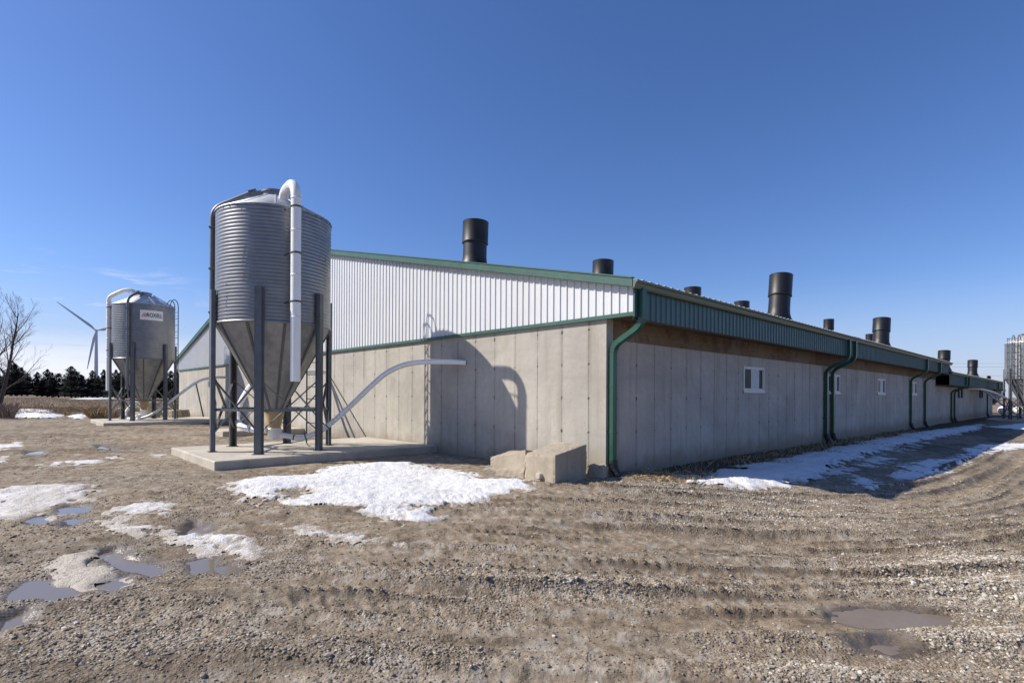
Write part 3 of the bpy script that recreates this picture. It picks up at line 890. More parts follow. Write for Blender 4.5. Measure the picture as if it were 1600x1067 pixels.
def window(parent, x0, x1, z0, z1):
    f = MB()
    yo = -.02
    for a, b_, c, d in ((x0 - .03, x1 + .03, z1 - .035, z1 + .01), (x0 - .03, x1 + .03, z0 - .01, z0 + .035), (x0 - .03, x0 + .025, z0 + .035, z1 - .035), (x1 - .025, x1 + .03, z0 + .035, z1 - .035)):
        f.box(a, b_, yo, .03, c, d)
    f.box(x0 - .05, x1 + .05, -.04, -.0205, z0 - .06, z0 - .0)
    xm = x0 + (x1 - x0) * .36; xr = x0 + (x1 - x0) * .80
    fr = f.build('window', 'window vinyl', parent)
    s = MB()
    for (a, c, y) in ((x0 + .026, xm + .012, -.010), (xm - .012, x1 - .026, .004)):
        s.box(a, a + .02, y, y + .012, z0 + .035, z1 - .035); s.box(c - .02, c, y, y + .012, z0 + .035, z1 - .035)
        s.box(a + .02, c - .02, y, y + .012, z0 + .035, z0 + .055); s.box(a + .02, c - .02, y, y + .012, z1 - .055, z1 - .035)
    s.build('sash', 'window vinyl', fr)
    MB().box(x0 + .04, xm - .002, -.006, -.003, z0 + .04, z1 - .04).build('pane_or_reveal', 'window glass', fr)
    MB().box(xm, xr, .007, .010, z0 + .04, z1 - .04).build('pane_or_reveal', 'blind', fr)
    MB().box(xr + .001, x1 - .03, .011, .014, z0 + .04, z1 - .04).build('pane_or_reveal', 'window glass', fr)  # dark strip put in for the shaded reveal, not another sheet of glazing
    return fr
for a, c in WIN: window(barn, a, c, WZ0, WZ1)

def stack(parent, x, y, zb, ztop, d, lean=0.):
    """black plastic exhaust chimney with a flared foot and a wider sleeve"""
    r = d / 2; h = ztop - zb
    def pt(q): return (x + lean * q, y, zb + h * q)
    mb = MB()
    n = 32
    qs = [(-.12, 1.42), (.06, 1.30), (.14, 1.13), (.22, 1.01), (.32, .98), (.62, .97)]
    mb.tube([pt(q) for q, k in qs], [r * k for q, k in qs], n, False)
    o = mb.build('exhaust_stack', 'black plastic', parent)
    mb = MB()
    lo = pt(.57); hi = pt(1.0)
    mb.tube([pt(.57), pt(.58), pt(.60), pt(.985), pt(1.0)], [r * 1.05, r * 1.09, r * 1.06, r * 1.06, r * 1.075], n, False)
    mb.tube([pt(1.0), pt(.999), pt(.60)], [r * 1.075, r * 1.0, r * 1.0], n, False)
    mb.tube([pt(.66), pt(.67)], r * .98, n, True)
    mb.build('sleeve', 'black plastic', o)
def put_stack(parent, x, y, ztop, d, eave, lean=0.):
    stack(parent, x, y, roof_z(y, eave), ztop, d, lean)
for x, y, zt, d in ((2.5, 6.7, 6.50, .72), (8.67, 6.7, 6.42, .74), (15.4, 6.7, 6.36, .72), (20.6, 6.7, 6.36, .72), (10.57, 1.1, 5.33, .66), (23.3, 1.1, 5.2, .70), (27.5, 4.6, 5.92, .52)):
    put_stack(barn, x, y, zt, d, EAVE, .24 if y < 2 else .05)

# the lower second barn beyond it
wing = empty('livestock_barn', (30.4, 0, 0), 'lower far barn wing with dark green fascia beyond the end of the long barn', 'barn')
E2, X0, X1 = 2.80, 30.4, 58.4
mb = MB(); mb.box(X0, X1, .10, .3, -.9, 2.02); mb.box(X1 - .2, X1, .3, DEPTH, -.9, 2.4); mb.box(X0, X1 - .2, DEPTH - .2, DEPTH, -.9, 2.4)
mb.build('long_wall', 'concrete side', wing)
ribbed(X0, X1 + .3, lambda u: 2.08, lambda u: 2.74, lambda u, h, z: (u, -.58 - h, z)).build('fascia', 'green fascia', wing)
MB().box(X0, X1, -.56, .098, 2.07, 2.09).build('soffit', 'soffit timber', wing)
MB().box(X0, X1, .075, .2, 2.02, 2.2).build('wood_board', 'plywood', wing)
MB().box(X1, X1 + .02, -.58, DEPTH, 2.05, 2.8).add([(X1 + .01, 0, 2.8), (X1 + .01, DEPTH, 2.8), (X1 + .01, RIDGE, roof_z(RIDGE, E2) - .05)], [(0, 1, 2)]).build('end_siding', 'green fascia', wing)
roof_sheet(X0, X1 + .35, E2).build('roof', 'roof steel', wing)
gutter(X0, X1 + .35, E2, wing)
for x, sl in ((35.7, .1), (36.9, .1), (54.0, .1)): downspout(wing, x, E2, float(macro(x, -.1)), wy=.03, slant=sl)
for x, y, zt, d in ((40.4, 1.1, 4.66, .68), (54.5, 1.1, 4.67, .68), (38.0, 5.0, 5.94, .5)): put_stack(wing, x, y, zt, d, E2, .2 if y < 2 else .05)
for x in (38.6, 39.9, 49.3, 50.6):
    MB().box(x, x + .10, .0, .09, 1.35, 2.05).box(x - .03, x + .13, -.01, .095, 1.98, 2.06).build('wall_bracket', 'dark steel', wing)
MB().box(X1 + .03, X1 + 1.7, -.5, .5, 1.55, 2.45).box(X1 + .05, X1 + 1.6, -.46, .46, 1.3, 1.54).build('vent_hood', 'galvanised roof', wing)
MB().box(X1 - 1.2, X1 + .9, -.75, -.62, 2.0, 2.1).build('cable_tray', 'dark steel', wing)


# ------------------------------------------------------------------ slabs
def slab(x0, x1, y0, y1, z0, z1, label, name='concrete_pad', material='concrete slab', ch=.02):
    mb = MB()
    vs = []
    for z, i in ((z0, 0), (z1 - ch, 0), (z1, ch)):
        vs += [(x0 + i, y0 + i, z), (x1 - i, y0 + i, z), (x1 - i, y1 - i, z), (x0 + i, y1 - i, z)]
    fs = [(8, 9, 10, 11)]
    for k in (0, 4):
        for i in range(4): fs.append((k + i, k + (i + 1) % 4, k + 4 + (i + 1) % 4, k + 4 + i))
    mb.add(vs, fs)
    return tag(mb.build(name, material), label, 'slab' if name != 'concrete_pad' else 'pad')
slab(-4.86, -.004, 5.0, 8.42, -.12, .178, 'pale concrete pad under the tall near feed silo, against the gable wall')
slab(-4.75, -.004, 21.0, 25.4, -.1, .20, 'pale concrete pad under the far feed silo with the sign')
slab(-2.6, -.004, 12.9, 14.5, -.1, .20, 'low concrete slab by the gable wall behind the near silo', 'door_slab')
slab(45.2, 50.2, -4.9, -.7, -.5, -.17, 'concrete pad under the silo at the right edge beside the far barn')


# ------------------------------------------------------------------ feed silos
SR = 1.18
ZB, ZT = 2.70, 5.08                       # bottom and rim of the drum, above the pad
def polar(a, r, z): return Vector((r * math.cos(a), r * math.sin(a), z))
CF = math.atan2(RGT[1], RGT[0])           # turns an angle seen in plan from the camera into a world one
MESHES = {}
def cached(key, name, material, parent, make, second=None):
    if key not in MESHES:
        b_ = make(); MESHES[key] = me = b_.mesh(name, material)
        if second:
            me.materials.append(MATS[second])
            mi = np.zeros(len(me.polygons), np.int32); mi[b_.split:] = 1
            me.polygons.foreach_set('material_index', mi)
    o = bpy.data.objects.new(name, MESHES[key]); col.objects.link(o); o.parent = parent
    return o
def drum_mb():
    prof = []
    nw = 32
    for k in range(nw * 8 + 1):
        q = k / 8
        prof.append((SR - .003 + .0034 * math.cos(q * 2 * math.pi), ZB + (ZT - ZB) * k / (nw * 8)))
    mb = MB().lathe(prof, 96)
    mb.lathe([(SR - .02, ZB - .03), (SR + .014, ZB - .03), (SR + .014, ZB + .02), (SR - .005, ZB + .02)], 96)
    # overlapping sheet seams with bolt heads
    for a in (R(20), R(110), R(200), R(290)):
        for j, (lo, hi) in enumerate(((ZB, ZB + .8), (ZB + .8, ZB + 1.6), (ZB + 1.6, ZT))):
            aa = a + (.0, .35, .7)[j]
            for dz in range(9):
                p = polar(aa, SR + .004, lo + (hi - lo) * (dz + .5) / 9)
                n_ = polar(aa, 1, 0)
                mb.tube([p - n_ * .006, p + n_ * .008], .009, 6)
    for j in range(36):
        for z in (ZB - .005, ZT - .03):
            a = R(10 * j + 3); n_ = polar(a, 1, 0); p = polar(a, SR + .010, z)
            mb.tube([p - n_ * .006, p + n_ * .010], .010, 6)
    return mb
def hopper_mb():
    mb = MB()
    r0, z0, r1, z1 = SR - .006, ZB, .19, .86
    n = 96
    mb.lathe([(r0, z0), (r0 * .52 + r1 * .48, z0 * .52 + z1 * .48), (r1, z1)], n)
    mb.split = len(mb.f)
    for k in range(10):                                        # lapped joints of the cone sheets
        a = R(36 * k + 8)
        for rr, zz in ((0, 1),):
            p, q = polar(a, r0 + .008, z0 - .02), polar(a, r1 + .006, z1 + .02)
            mb.bar(p, q, .05, .02, up=polar(a, 1, -.6))
            d = q - p
            nn = polar(a, .83, -.55)
            for i in range(14):
                c = p + d * (i + .5) / 14
                mb.tube([c, c + nn * .016], .010, 6)
    return mb
def roof_mb():
    mb = MB()
    mb.lathe([(SR + .016, ZT - .012), (SR + .016, ZT + .004), (.27, ZT + .50)], 60, smooth=True)
    for k in range(12):
        a = R(30 * k + 10)
        mb.bar(polar(a, SR + .0, ZT + .014), polar(a, .28, ZT + .505), .025, .014)
    return mb
def lid_mb():
    mb = MB()
    mb.lathe([(.27, ZT + .48), (.27, ZT + .58), (.30, ZT + .58), (.30, ZT + .62), (.22, ZT + .645), (0, ZT + .65)], 36, smooth=False)
    return mb
def leg_mb(h=3.38):
    """hat section column, opening to the drum"""
    mb = MB()
    pr = [(-.095, -.02), (-.06, -.02), (-.05, .055), (.05, .055), (.06, -.02), (.095, -.02), (.095, -.013), (.065, -.013), (.055, .062), (-.055, .062), (-.065, -.013), (-.095, -.013)]
    n = len(pr)
    vs = [(y, x, z) for z in (0, h) for x, y in pr]
    fs = [(i, (i + 1) % n, n + (i + 1) % n, n + i) for i in range(n)]
    mb.add(vs, fs)
    mb.add([(y, x, h) for x, y in pr], [(0, 1, 10, 11), (1, 2, 9, 10), (2, 3, 8, 9), (3, 4, 7, 8), (4, 5, 6, 7)])
    mb.box(-.06, .10, -.10, .10, 0.001, .014)
    for z in (ZB + .06, ZB + .2, ZB + .34, ZB + .5, ZB + .62):
        for x in (-.078, .078): mb.tube([(-.01, x, z), (.0, x, z)], .012, 6)
    return mb
def pipe_mb(path, r, n=20, joints=()):
    mb = MB().tube(path, r, n)
    return mb
def hoop_ladder(mb, ang, r, z0, z1, half=.17, rung=.30, thick=1.):
    a = ang; rad = polar(a, 1, 0); tan = Vector((-rad.y, rad.x, 0))
    base = rad * r
    for s in (-1, 1):
        p = base + tan * (s * half)
        top = Vector((0, 0, z1))
        path = [p + Vector((0, 0, z0)), p + Vector((0, 0, z1 - .05))]
        hp = []
        for k in range(9):
            q = math.pi * k / 8
            hp.append(p - rad * (.17 - .17 * math.cos(q)) + Vector((0, 0, z1 + .12 + .30 * math.sin(q))))
        end = p - rad * .48 + Vector((0, 0, z1 - .28))
        mb.tube(path + hp + [end], .019 * thick, 8)
    z = z0 + .2
    while z < z1:
        mb.tube([base + tan * -half + Vector((0, 0, z)), base + tan * half + Vector((0, 0, z))], .012, 6)
        z += rung
    for z in (ZB + .2, ZB + 1.2, ZB + 2.1):
        for s in (-1, 1):
            p = base + tan * (s * half) + Vector((0, 0, z)); mb.bar(p, p - rad * (r - SR + .01), .03, .006)
    return mb

def make_silo(loc, label, phase, pipe, cond, lad, sign=None, cage=False, low=False):
    s = empty('feed_silo', loc, label, 'silo', 'galvanised feed silos round the barns')
    body = cached('drum', 'drum', 'galvanised', s, drum_mb)
    cached('hopper', 'hopper', 'galvanised hopper', s, hopper_mb, 'leg steel')
    rf = cached('roof', 'roof', 'galvanised roof', s, roof_mb)
    cached('lid', 'lid', 'galvanised', rf, lid_mb)
    ang = [phase + R(60 * k) for k in range(6)]
    for a in ang:
        l = cached('leg', 'leg', 'leg steel', s, leg_mb)
        l.location = polar(a, SR + .035, 0); l.rotation_euler = (0, 0, a)
    # X bracing and the ring of ties
    mb = MB()
    for i in range(6):
        a, c = ang[i], ang[(i + 1) % 6]
        rr = SR + .02
        mb.bar(polar(a, rr, .88), polar(c, rr, .88), .045, .05)
        mb.bar(polar(a, rr - .01, .42), polar(c, rr - .01, 1.52), .05, .016)
        mb.bar(polar(a, rr + .01, 1.52), polar(c, rr + .01, .42), .05, .016)
    mb.build('brace', 'leg steel', s, True)
    # boot below the cone
    mb = MB().lathe([(.20, .84), (.205, .80), (.13, .47), (.13, .44)], 24)
    mb.lathe([(.23, .83), (.23, .87), (.19, .87)], 24)
    mb.build('boot', 'yellowed plastic', s, True)
    mb = MB()
    mb.lathe([(.0, .18), (.10, .20), (.14, .26), (.14, .42), (.15, .42), (.15, .455), (.12, .46)], 20)
    for k in range(8):
        p = polar(R(45 * k), .145, .44); mb.tube([p - Vector((0, 0, .02)), p + Vector((0, 0, .03))], .012, 6)
    mb.build('outlet_elbow', 'white plastic', s, True)
    # white fill pipe with its gooseneck
    rp = SR + (.185 if low else .32)
    top = ZT + .52
    p1 = polar(pipe, rp, .0)
    pts = [polar(pipe, .58, ZT + .28), polar(pipe, .70, ZT + .46), polar(pipe, rp - .24, ZT + .47), polar(pipe, rp, ZT + .22), polar(pipe, rp, 1.47)]
    if low: pts = [polar(pipe, .34, ZT + .44), polar(pipe, .44, ZT + .72), polar(pipe, .78, ZT + .70), polar(pipe, rp, ZT + .36), polar(pipe, rp, 1.30)]
    path = rounded(pts, .17, 3)
    mb = MB().tube(path, .098, 24)
    for z in (ZT + .10, ZT - .55, ZT - 1.45, ZT - 2.3):
        mb.lathe([(.098, z - .04), (.1015, z - .04), (.1015, z), (.098, z)], 24, c=(p1.x, p1.y, 0))
    fp = mb.build('fill_pipe', 'white plastic', s, True)
    for z in (ZT - .09, ZT - 1.02, ZT - 2.0):
        mb = MB()
        mb.lathe([(.1025, z - .016), (.108, z - .016), (.108, z + .016), (.1025, z + .016)], 24, c=(p1.x, p1.y, 0))
        tn = Vector((-math.sin(pipe), math.cos(pipe), 0))
        for sg in (-1, 1): mb.bar(polar(pipe, rp, z) + tn * (sg * .09), polar(pipe, SR - .01, z) + tn * (sg * .13), .006, .03)
        mb.build('strap', 'strap', fp, True)
    # steel conduit that climbs the drum and runs up the roof to the lid
    rc = SR + .10
    pts = [polar(cond, rc, 1.45), polar(cond, rc, ZT + .17), polar(cond, .50, ZT + .58)]
    mb = MB().tube(rounded(pts, .22, 5), .055, 12)
    q0 = polar(cond, .50, ZT + .53); q1 = polar(cond, .24, ZT + .60)
    mb.bar(q0 - polar(cond, 1, -.5) * -.04, q1, .16, .09)
    mb.bar(polar(cond, .56, ZT + .60), polar(cond, .40, ZT + .66), .12, .02)
    lp = polar(cond, rc, 1.40); mb.box(lp.x - .06, lp.x + .06, lp.y - .06, lp.y + .06, 1.36, 1.48)
    tn = Vector((-math.sin(cond), math.cos(cond), 0))
    for z in (ZT - .25, ZT - 1.15, ZT - 2.1):
        mb.bar(polar(cond, rc, z) - tn * .08, polar(cond, rc, z) + tn * .08, .11, .03)
    mb.bar(lp, polar(cond, rc - .08, 1.0), .05, .03); mb.bar(polar(cond, rc - .08, 1.0), polar(cond + .5, rc - .1, .5), .04, .02)
    mb.build('conduit', 'conduit steel', s, True)
    mb = hoop_ladder(MB(), lad, SR + .17, .0, ZT + .06, thick=1.3 if cage else 1.)
    if cage:
        rad_ = polar(lad, 1, 0); tn = Vector((-rad_.y, rad_.x, 0))
        for z in np.arange(ZB - .1, ZT + .3, .45):
            c0 = rad_ * (SR + .17) + Vector((0, 0, float(z)))
            mb.tube([c0 + tn * (.33 * math.cos(q)) + rad_ * (.62 * math.sin(q)) for q in np.linspace(0, math.pi, 13)], .013, 6)
        for q in np.linspace(.3, math.pi - .3, 5):
            c0 = rad_ * (SR + .17) + tn * (.33 * math.cos(q)) + rad_ * (.62 * math.sin(q))
            mb.tube([c0 + Vector((0, 0, ZB - .1)), c0 + Vector((0, 0, ZT + .3))], .011, 6)
    # rail that runs up the roof
    for sg in (-1, 1):
        a = lad + sg * .13
        mb.tube([polar(a, SR + .03, ZT + .05), polar(a, SR + .0, ZT + .12), polar(a, .36, ZT + .56)], .013, 6)
    mb.build('ladder', 'dark steel', s, True)
    if sign is not None:
        zc, hw, hh, rs = ZT - .50, .44, .215, SR + .022
        mb = MB(); n = 16; vs, fs = [], []
        for k in range(n + 1):
            a = sign + (k / n - .5) * 2 * hw / rs
            for r_ in (rs, rs + .006):
                for z in (zc - hh, zc + hh): vs.append(polar(a, r_, z))
        for k in range(n):
            q = 4 * k
            fs += [(q, q + 4, q + 5, q + 1), (q + 2, q + 3, q + 7, q + 6), (q + 1, q + 5, q + 7, q + 3), (q, q + 2, q + 6, q + 4)]
        fs += [(0, 1, 3, 2), (4 * n, 4 * n + 2, 4 * n + 3, 4 * n + 1)]
        sg = mb.add(vs, fs).build('sign', 'sign white', s, True)
        cu = bpy.data.curves.new('lettering', 'FONT'); cu.body = 'ROXELL'; cu.size = .235; cu.offset = .005; cu.extrude = .002
        cu.align_x = 'CENTER'; cu.align_y = 'CENTER'
        tmp = bpy.data.objects.new('lettering', cu); col.objects.link(tmp)
        bpy.context.view_layer.update()
        me = bpy.data.meshes.new_from_object(tmp.evaluated_get(bpy.context.evaluated_depsgraph_get()))
        bpy.data.objects.remove(tmp)
        xs = [v.co.x for v in me.vertices]; wdt = max(xs) - min(xs); mid = (max(xs) + min(xs)) / 2
        for v in me.vertices:
            x = (v.co.x - mid) * (.60 / wdt) + .105
            a = sign + x / rs
            v.co = polar(a, rs + .010 + v.co.z, zc + v.co.y)
        me.materials.clear(); me.materials.append(MATS['sign black'])
        lo = bpy.data.objects.new('lettering', me); col.objects.link(lo); lo.parent = sg
        mb = MB()
        for k in range(3):
            x0 = -.385 + .062 * k
            vs = [polar(sign + (x0 + dx) / rs, rs + .0095, zc + dz) for dx, dz in ((0, -.085), (.034, -.085), (.114, .085), (.080, .085))]
            mb.add(vs, [(0, 1, 2, 3)])
        mb.build('stripe_mark', 'sign red', sg, True)
    return s
s1 = W(-5.31, 12.05, .178)
silo1 = make_silo(s1, 'tall near galvanised feed silo with a white pipe down its front', R(-80) + CF, R(-51.5) + CF, R(193) + CF, R(74) + CF)
s2 = W(-16.6, 24.3, .20)
silo2 = make_silo(s2, 'far galvanised feed silo with a white lettered sign on its drum', R(-75) + CF, R(196) + CF, R(-83) + CF, R(56) + CF, sign=R(-42) + CF, low=True)
s3 = W(37.4, 39.2, -.17)
silo3 = make_silo(s3, 'feed silo with a caged ladder, cut off by the right edge of the photo', R(-178) + CF, R(40) + CF, R(-138) + CF, R(-160) + CF, cage=True)
silo3.scale = (1, 1, 1.09)

# ------------------------------------------------------------------ feed tubes from the silos to the walls
def feed_tube(path, r, label, group='white feed tubes from silo to barn', rods=(), bands=(), name='feed_tube'):
    e = empty(name, path[0], label, 'feed tube', group)
    MB().tube(path, r, 16).build('tube', 'white plastic', e)
    mb = MB()
    for i in bands:
        d = (Vector(path[i + 1]) - Vector(path[i])).normalized()
        MB().tube([Vector(path[i]) - d * .012, Vector(path[i]) + d * .012], r + .004, 16).build('clamp', 'strap', e)
    for p, q in rods: MB().bar(p, q, .04, .04).build('support_rod', 'leg steel', e)
    return e
def smooth_path(pts, k=10):
    P = [Vector(p) for p in pts]; P = [P[0] * 2 - P[1]] + P + [P[-1] * 2 - P[-2]]
    out = []
    for i in range(1, len(P) - 2):
        for j in range(k):
            u = j / k; a, b_, c, d = P[i - 1], P[i], P[i + 1], P[i + 2]
            out.append(.5 * ((2 * b_) + (c - a) * u + (2 * a - 5 * b_ + 4 * c - d) * u * u + (3 * b_ - a - 3 * c + d) * u ** 3))
    out.append(P[-2]); return out
def pxp(px, py, Z): return W((px - 800) / 842 * Z, Z, CAM[2] + (617 + (px - 800) * .0053 - py) / 842 * Z)
T1 = [pxp(428, 678, 12.02), pxp(450, 681, 12.05), pxp(470, 684, 12.08), pxp(497, 675, 12.1), pxp(520, 659, 12.12), pxp(550, 632, 12.13), pxp(582, 601, 12.14), pxp(605, 582, 12.15), pxp(632, 570, 12.16), pxp(662, 565.5, 12.17), pxp(700, 565.5, 12.18)]
wl = Vector((.02, T1[-1].y + (-.02 - T1[-1].x) * -.94, T1[-1].z - .02))
T1.append(pxp(728, 566.5, 12.2))
p1 = smooth_path(T1, 6)
feed_tube(p1, .058, 'white tube that climbs from the near silo across the gable to the wall', bands=(9, 14, 22))
b0 = pxp(417, 672, 11.95)
T2 = [b0, pxp(400, 671.5, 12.0), pxp(382, 668, 12.25), pxp(371, 658, 12.6), pxp(372, 640, 13.1), pxp(381, 619, 13.8), pxp(396, 598, 14.9), pxp(425, 582, 16.3), Vector((-.02, 11.1, 2.12))]
rod_top = Vector((-.06, 11.0, 2.06)); rod_bot = Vector((-.50, 8.25, .19))
feed_tube(smooth_path(T2, 6), .068, 'white tube that leaves the near silo to the left and bends up behind it', rods=((rod_top, rod_bot),), bands=(8,))
q2 = root_offset(silo2)
T3 = [pxp(214, 655, 24.1), pxp(236, 648, 24.1), pxp(262, 630, 24.2), pxp(290, 609, 24.4), pxp(306, 598, 24.6), pxp(320, 592, 24.8), pxp(338, 589.5, 25.1), pxp(356, 589.5, 25.4)]
feed_tube(smooth_path(T3, 5), .058, 'white tube that rises from the far silo to the far end of the gable', rods=((T3[4], pxp(318, 651, 24.4)),), bands=(6,))
b3 = q2 + Vector((0, 0, .30))
T4 = [b3, pxp(203, 654, 24.5), pxp(196, 646, 24.9), pxp(205, 634, 25.4), pxp(220, 624, 26.3), pxp(232, 616, 27.4)]
feed_tube(smooth_path(T4, 5), .06, 'short white tube slanting up behind the legs of the far silo')
q3 = root_offset(silo3) + Vector((0, 0, .30))
T5 = [q3, pxp(1596, 637, 40), pxp(1575, 624, 39.8), pxp(1553, 613, 39.6), pxp(1530, 607.5, 39.4), pxp(1505, 606.5, 39)]
feed_tube(smooth_path(T5, 5), .075, 'upper of two white tubes from the right edge silo to the far barn wing')
T6 = [q3 + Vector((.1, .1, 0)), pxp(1590, 648, 41), pxp(1572, 637, 42), pxp(1552, 621, 43), pxp(1535, 609, 43.5), pxp(1515, 604, 43)]
feed_tube(smooth_path(T6, 5), .07, 'lower of two white tubes from the right edge silo, crossing under the other')


# ------------------------------------------------------------------ old concrete blocks at the corner
def rough_block(verts8, cuts, seed, amp, name, label, material='concrete rough', extra=None):
    """a weathered block: subdivided box between eight corners, worn at its edges"""
    P = [Vector(p) for p in verts8]
    rng_ = np.random.default_rng(seed)
    mb = MB(); n = cuts; index = {}; vs = []; fs = []
    def pt(i, j, k):
        key = (i, j, k)
        if key in index: return index[key]
        u, v, t_ = i / n, j / n, k / n
        p = Vector((0, 0, 0))
        for c, q in enumerate(P):
            p = p + q * ((u if c & 1 else 1 - u) * (v if c & 2 else 1 - v) * (t_ if c & 4 else 1 - t_))
        ctr = sum(P, Vector((0, 0, 0))) / 8
        ends = sum(1 for e in (i, j, k) if e in (0, n))
        d = (ctr - p).normalized()
        wear = (.0, .0, .012, .026)[ends] * (.3 + 1.5 * float(rng_.random()))
        nz = float(fbm(np.array([p.x * 9 + p.z * 5]), np.array([p.y * 9 - p.z * 7]), 3, seed)[0]) - .5
        p = p + d * (wear + amp * nz)
        index[key] = len(vs); vs.append(p); return index[key]
    for a in range(n):
        for b_ in range(n):
            for (f, flip) in (((lambda x, y: (x, y, 0)), 1), ((lambda x, y: (x, y, n)), 0), ((lambda x, y: (x, 0, y)), 0), ((lambda x, y: (x, n, y)), 1), ((lambda x, y: (0, x, y)), 1), ((lambda x, y: (n, x, y)), 0)):
                q = [pt(*f(a, b_)), pt(*f(a + 1, b_)), pt(*f(a + 1, b_ + 1)), pt(*f(a, b_ + 1))]
                fs.append(tuple(q[::-1] if flip else q))
    mb.add(vs, fs)
    o = mb.build(name, material)
    if label: tag(o, label, 'concrete block', 'old concrete blocks at the barn corner')
    return o
GA = pxp(868, 760, 8.33); GB = pxp(819, 752, 8.82); GC = pxp(918, 749, 9.14)
GA.z = GB.z = GC.z = -.08
GD = GB + (GC - GA)
hA, hB, hC, hD = .47, .44, .58, .58
up = lambda p, z: Vector((p.x, p.y, z))
blk = rough_block([GA, GB, GC, GD, up(GA, hA), up(GB, hB) + (GA - GB) * .02, up(GC, hC), up(GD, hD)], 14, 3, .035, 'concrete_block', 'big worn concrete block with a round lug on its face, at the barn corner')
fc = (GA * .42 + GB * .58); nrm = Vector(((GA - GB).cross(Vector((0, 0, 1))))).normalized()
if nrm.x > 0: nrm = -nrm
lug_p = pxp(847.6, 745, 8.5); 
f0 = GA + (GB - GA) * .45; f0.z = .12
mb = MB().tube([f0 - nrm * .06, f0 + nrm * .055, f0 + nrm * .068], [.062, .056, .042], 14); mb.build('lug', 'concrete slab', blk)
A1 = pxp(766, 715, 9.75); A2 = pxp(818, 703, 9.2)
K0 = pxp(766, 731, 9.75); K1 = pxp(820, 746, 9.05); K2 = K0 + Vector((.25, .18, .02)); K3 = K1 + Vector((.5, .35, 0))
L0 = pxp(766, 714, 9.75); L1 = pxp(822, 702, 9.1); L2 = pxp(800, 703, 10.4); L3 = pxp(846, 706, 9.8)
rough_block([K0, K1, L2 + Vector((0, 0, -.25)), L3 + Vector((0, 0, -.4)), L0, L1, L2, L3], 10, 5, .02, 'concrete_block', 'tapering concrete block tipped against the left of the big lugged block')
def lump(p, sx_, sy_, sz_, seed, label, name='concrete_block', rot=0, cut=7, material='concrete rough', cat=None):
    c, s = math.cos(rot), math.sin(rot)
    vs = []
    for k in (-1, 1):
        for j in (-1, 1):
            for i in (-1, 1):
                q = .82 if k > 0 else 1
                x, y = i * sx_ / 2 * q, j * sy_ / 2 * q
                vs.append(Vector((p[0] + x * c - y * s, p[1] + x * s + y * c, p[2] + (k + 1) / 2 * sz_)))
    o = rough_block(vs, cut, seed, .10 * min(sx_, sz_) + .02, name, None, material)
    if cat: tag(o, label, cat[0], cat[1])
    else: tag(o, label, 'concrete block', 'old concrete blocks at the barn corner')
    return o
lump(pxp(803, 753, 9.3).xy.to_3d() + Vector((0, 0, -.1)), .3, .7, .24, 8, 'flat broken piece of concrete under the tapering block', rot=.2)
lump(pxp(774, 747, 9.6).xy.to_3d() + Vector((0, 0, -.1)), .3, .45, .20, 9, 'low mossy lump of concrete left of the blocks, at the edge of the snow', rot=.5)
lump(pxp(935, 748, 9.3).xy.to_3d() + Vector((.0, .0, -.15)), .34, .34, .36, 11, 'small rounded lump of concrete right of the big block, at the wall corner', rot=.3)

# timber on and behind the near pad
pk = MB().bar(Vector((-4.55, 8.52, .13)), Vector((-3.55, 8.60, .13)), .16, .06).bar(Vector((-4.3, 8.66, .10)), Vector((-2.9, 8.70, .10)), .14, .05).build('plank', 'old timber')
tag(pk, 'weathered brown planks lying behind the pad of the near silo', 'plank')

# ------------------------------------------------------------------ boulders behind the far silo
spots = [(206, 647, 27, .9, .7), (232, 643, 28.5, 1.3, .95), (252, 648, 27.4, 1.1, .75), (268, 650, 26.8, .8, .6), (284, 646, 28, .8, .6), (244, 636, 30.5, 1.3, .9), (190, 641, 29, .9, .6), (222, 652, 26.6, .8, .5)]
words = ['rounded boulder left of the pile behind the far silo', 'largest tan boulder in the snowy pile behind the far silo', 'brown boulder seen right of the hopper of the far silo', 'low boulder in the snow beside the right legs of the far silo', 'rightmost boulder of the pile, nearest the barn wall', 'boulder at the back of the pile behind the far silo', 'leftmost boulder of the pile, by the dry grass', 'low boulder at the front of the pile behind the far silo']
for i, ((a, y, Z, ww, hh), lb) in enumerate(zip(spots, words)):
    p = W((a - 800) / 842 * Z, Z); p.z = float(macro(p.x, p.y)) - .1
    lump(p, ww, ww * .8, hh, 30 + i, lb, 'boulder', rot=i * .7, cut=8, cat=('boulder', 'boulders behind the far silo'))

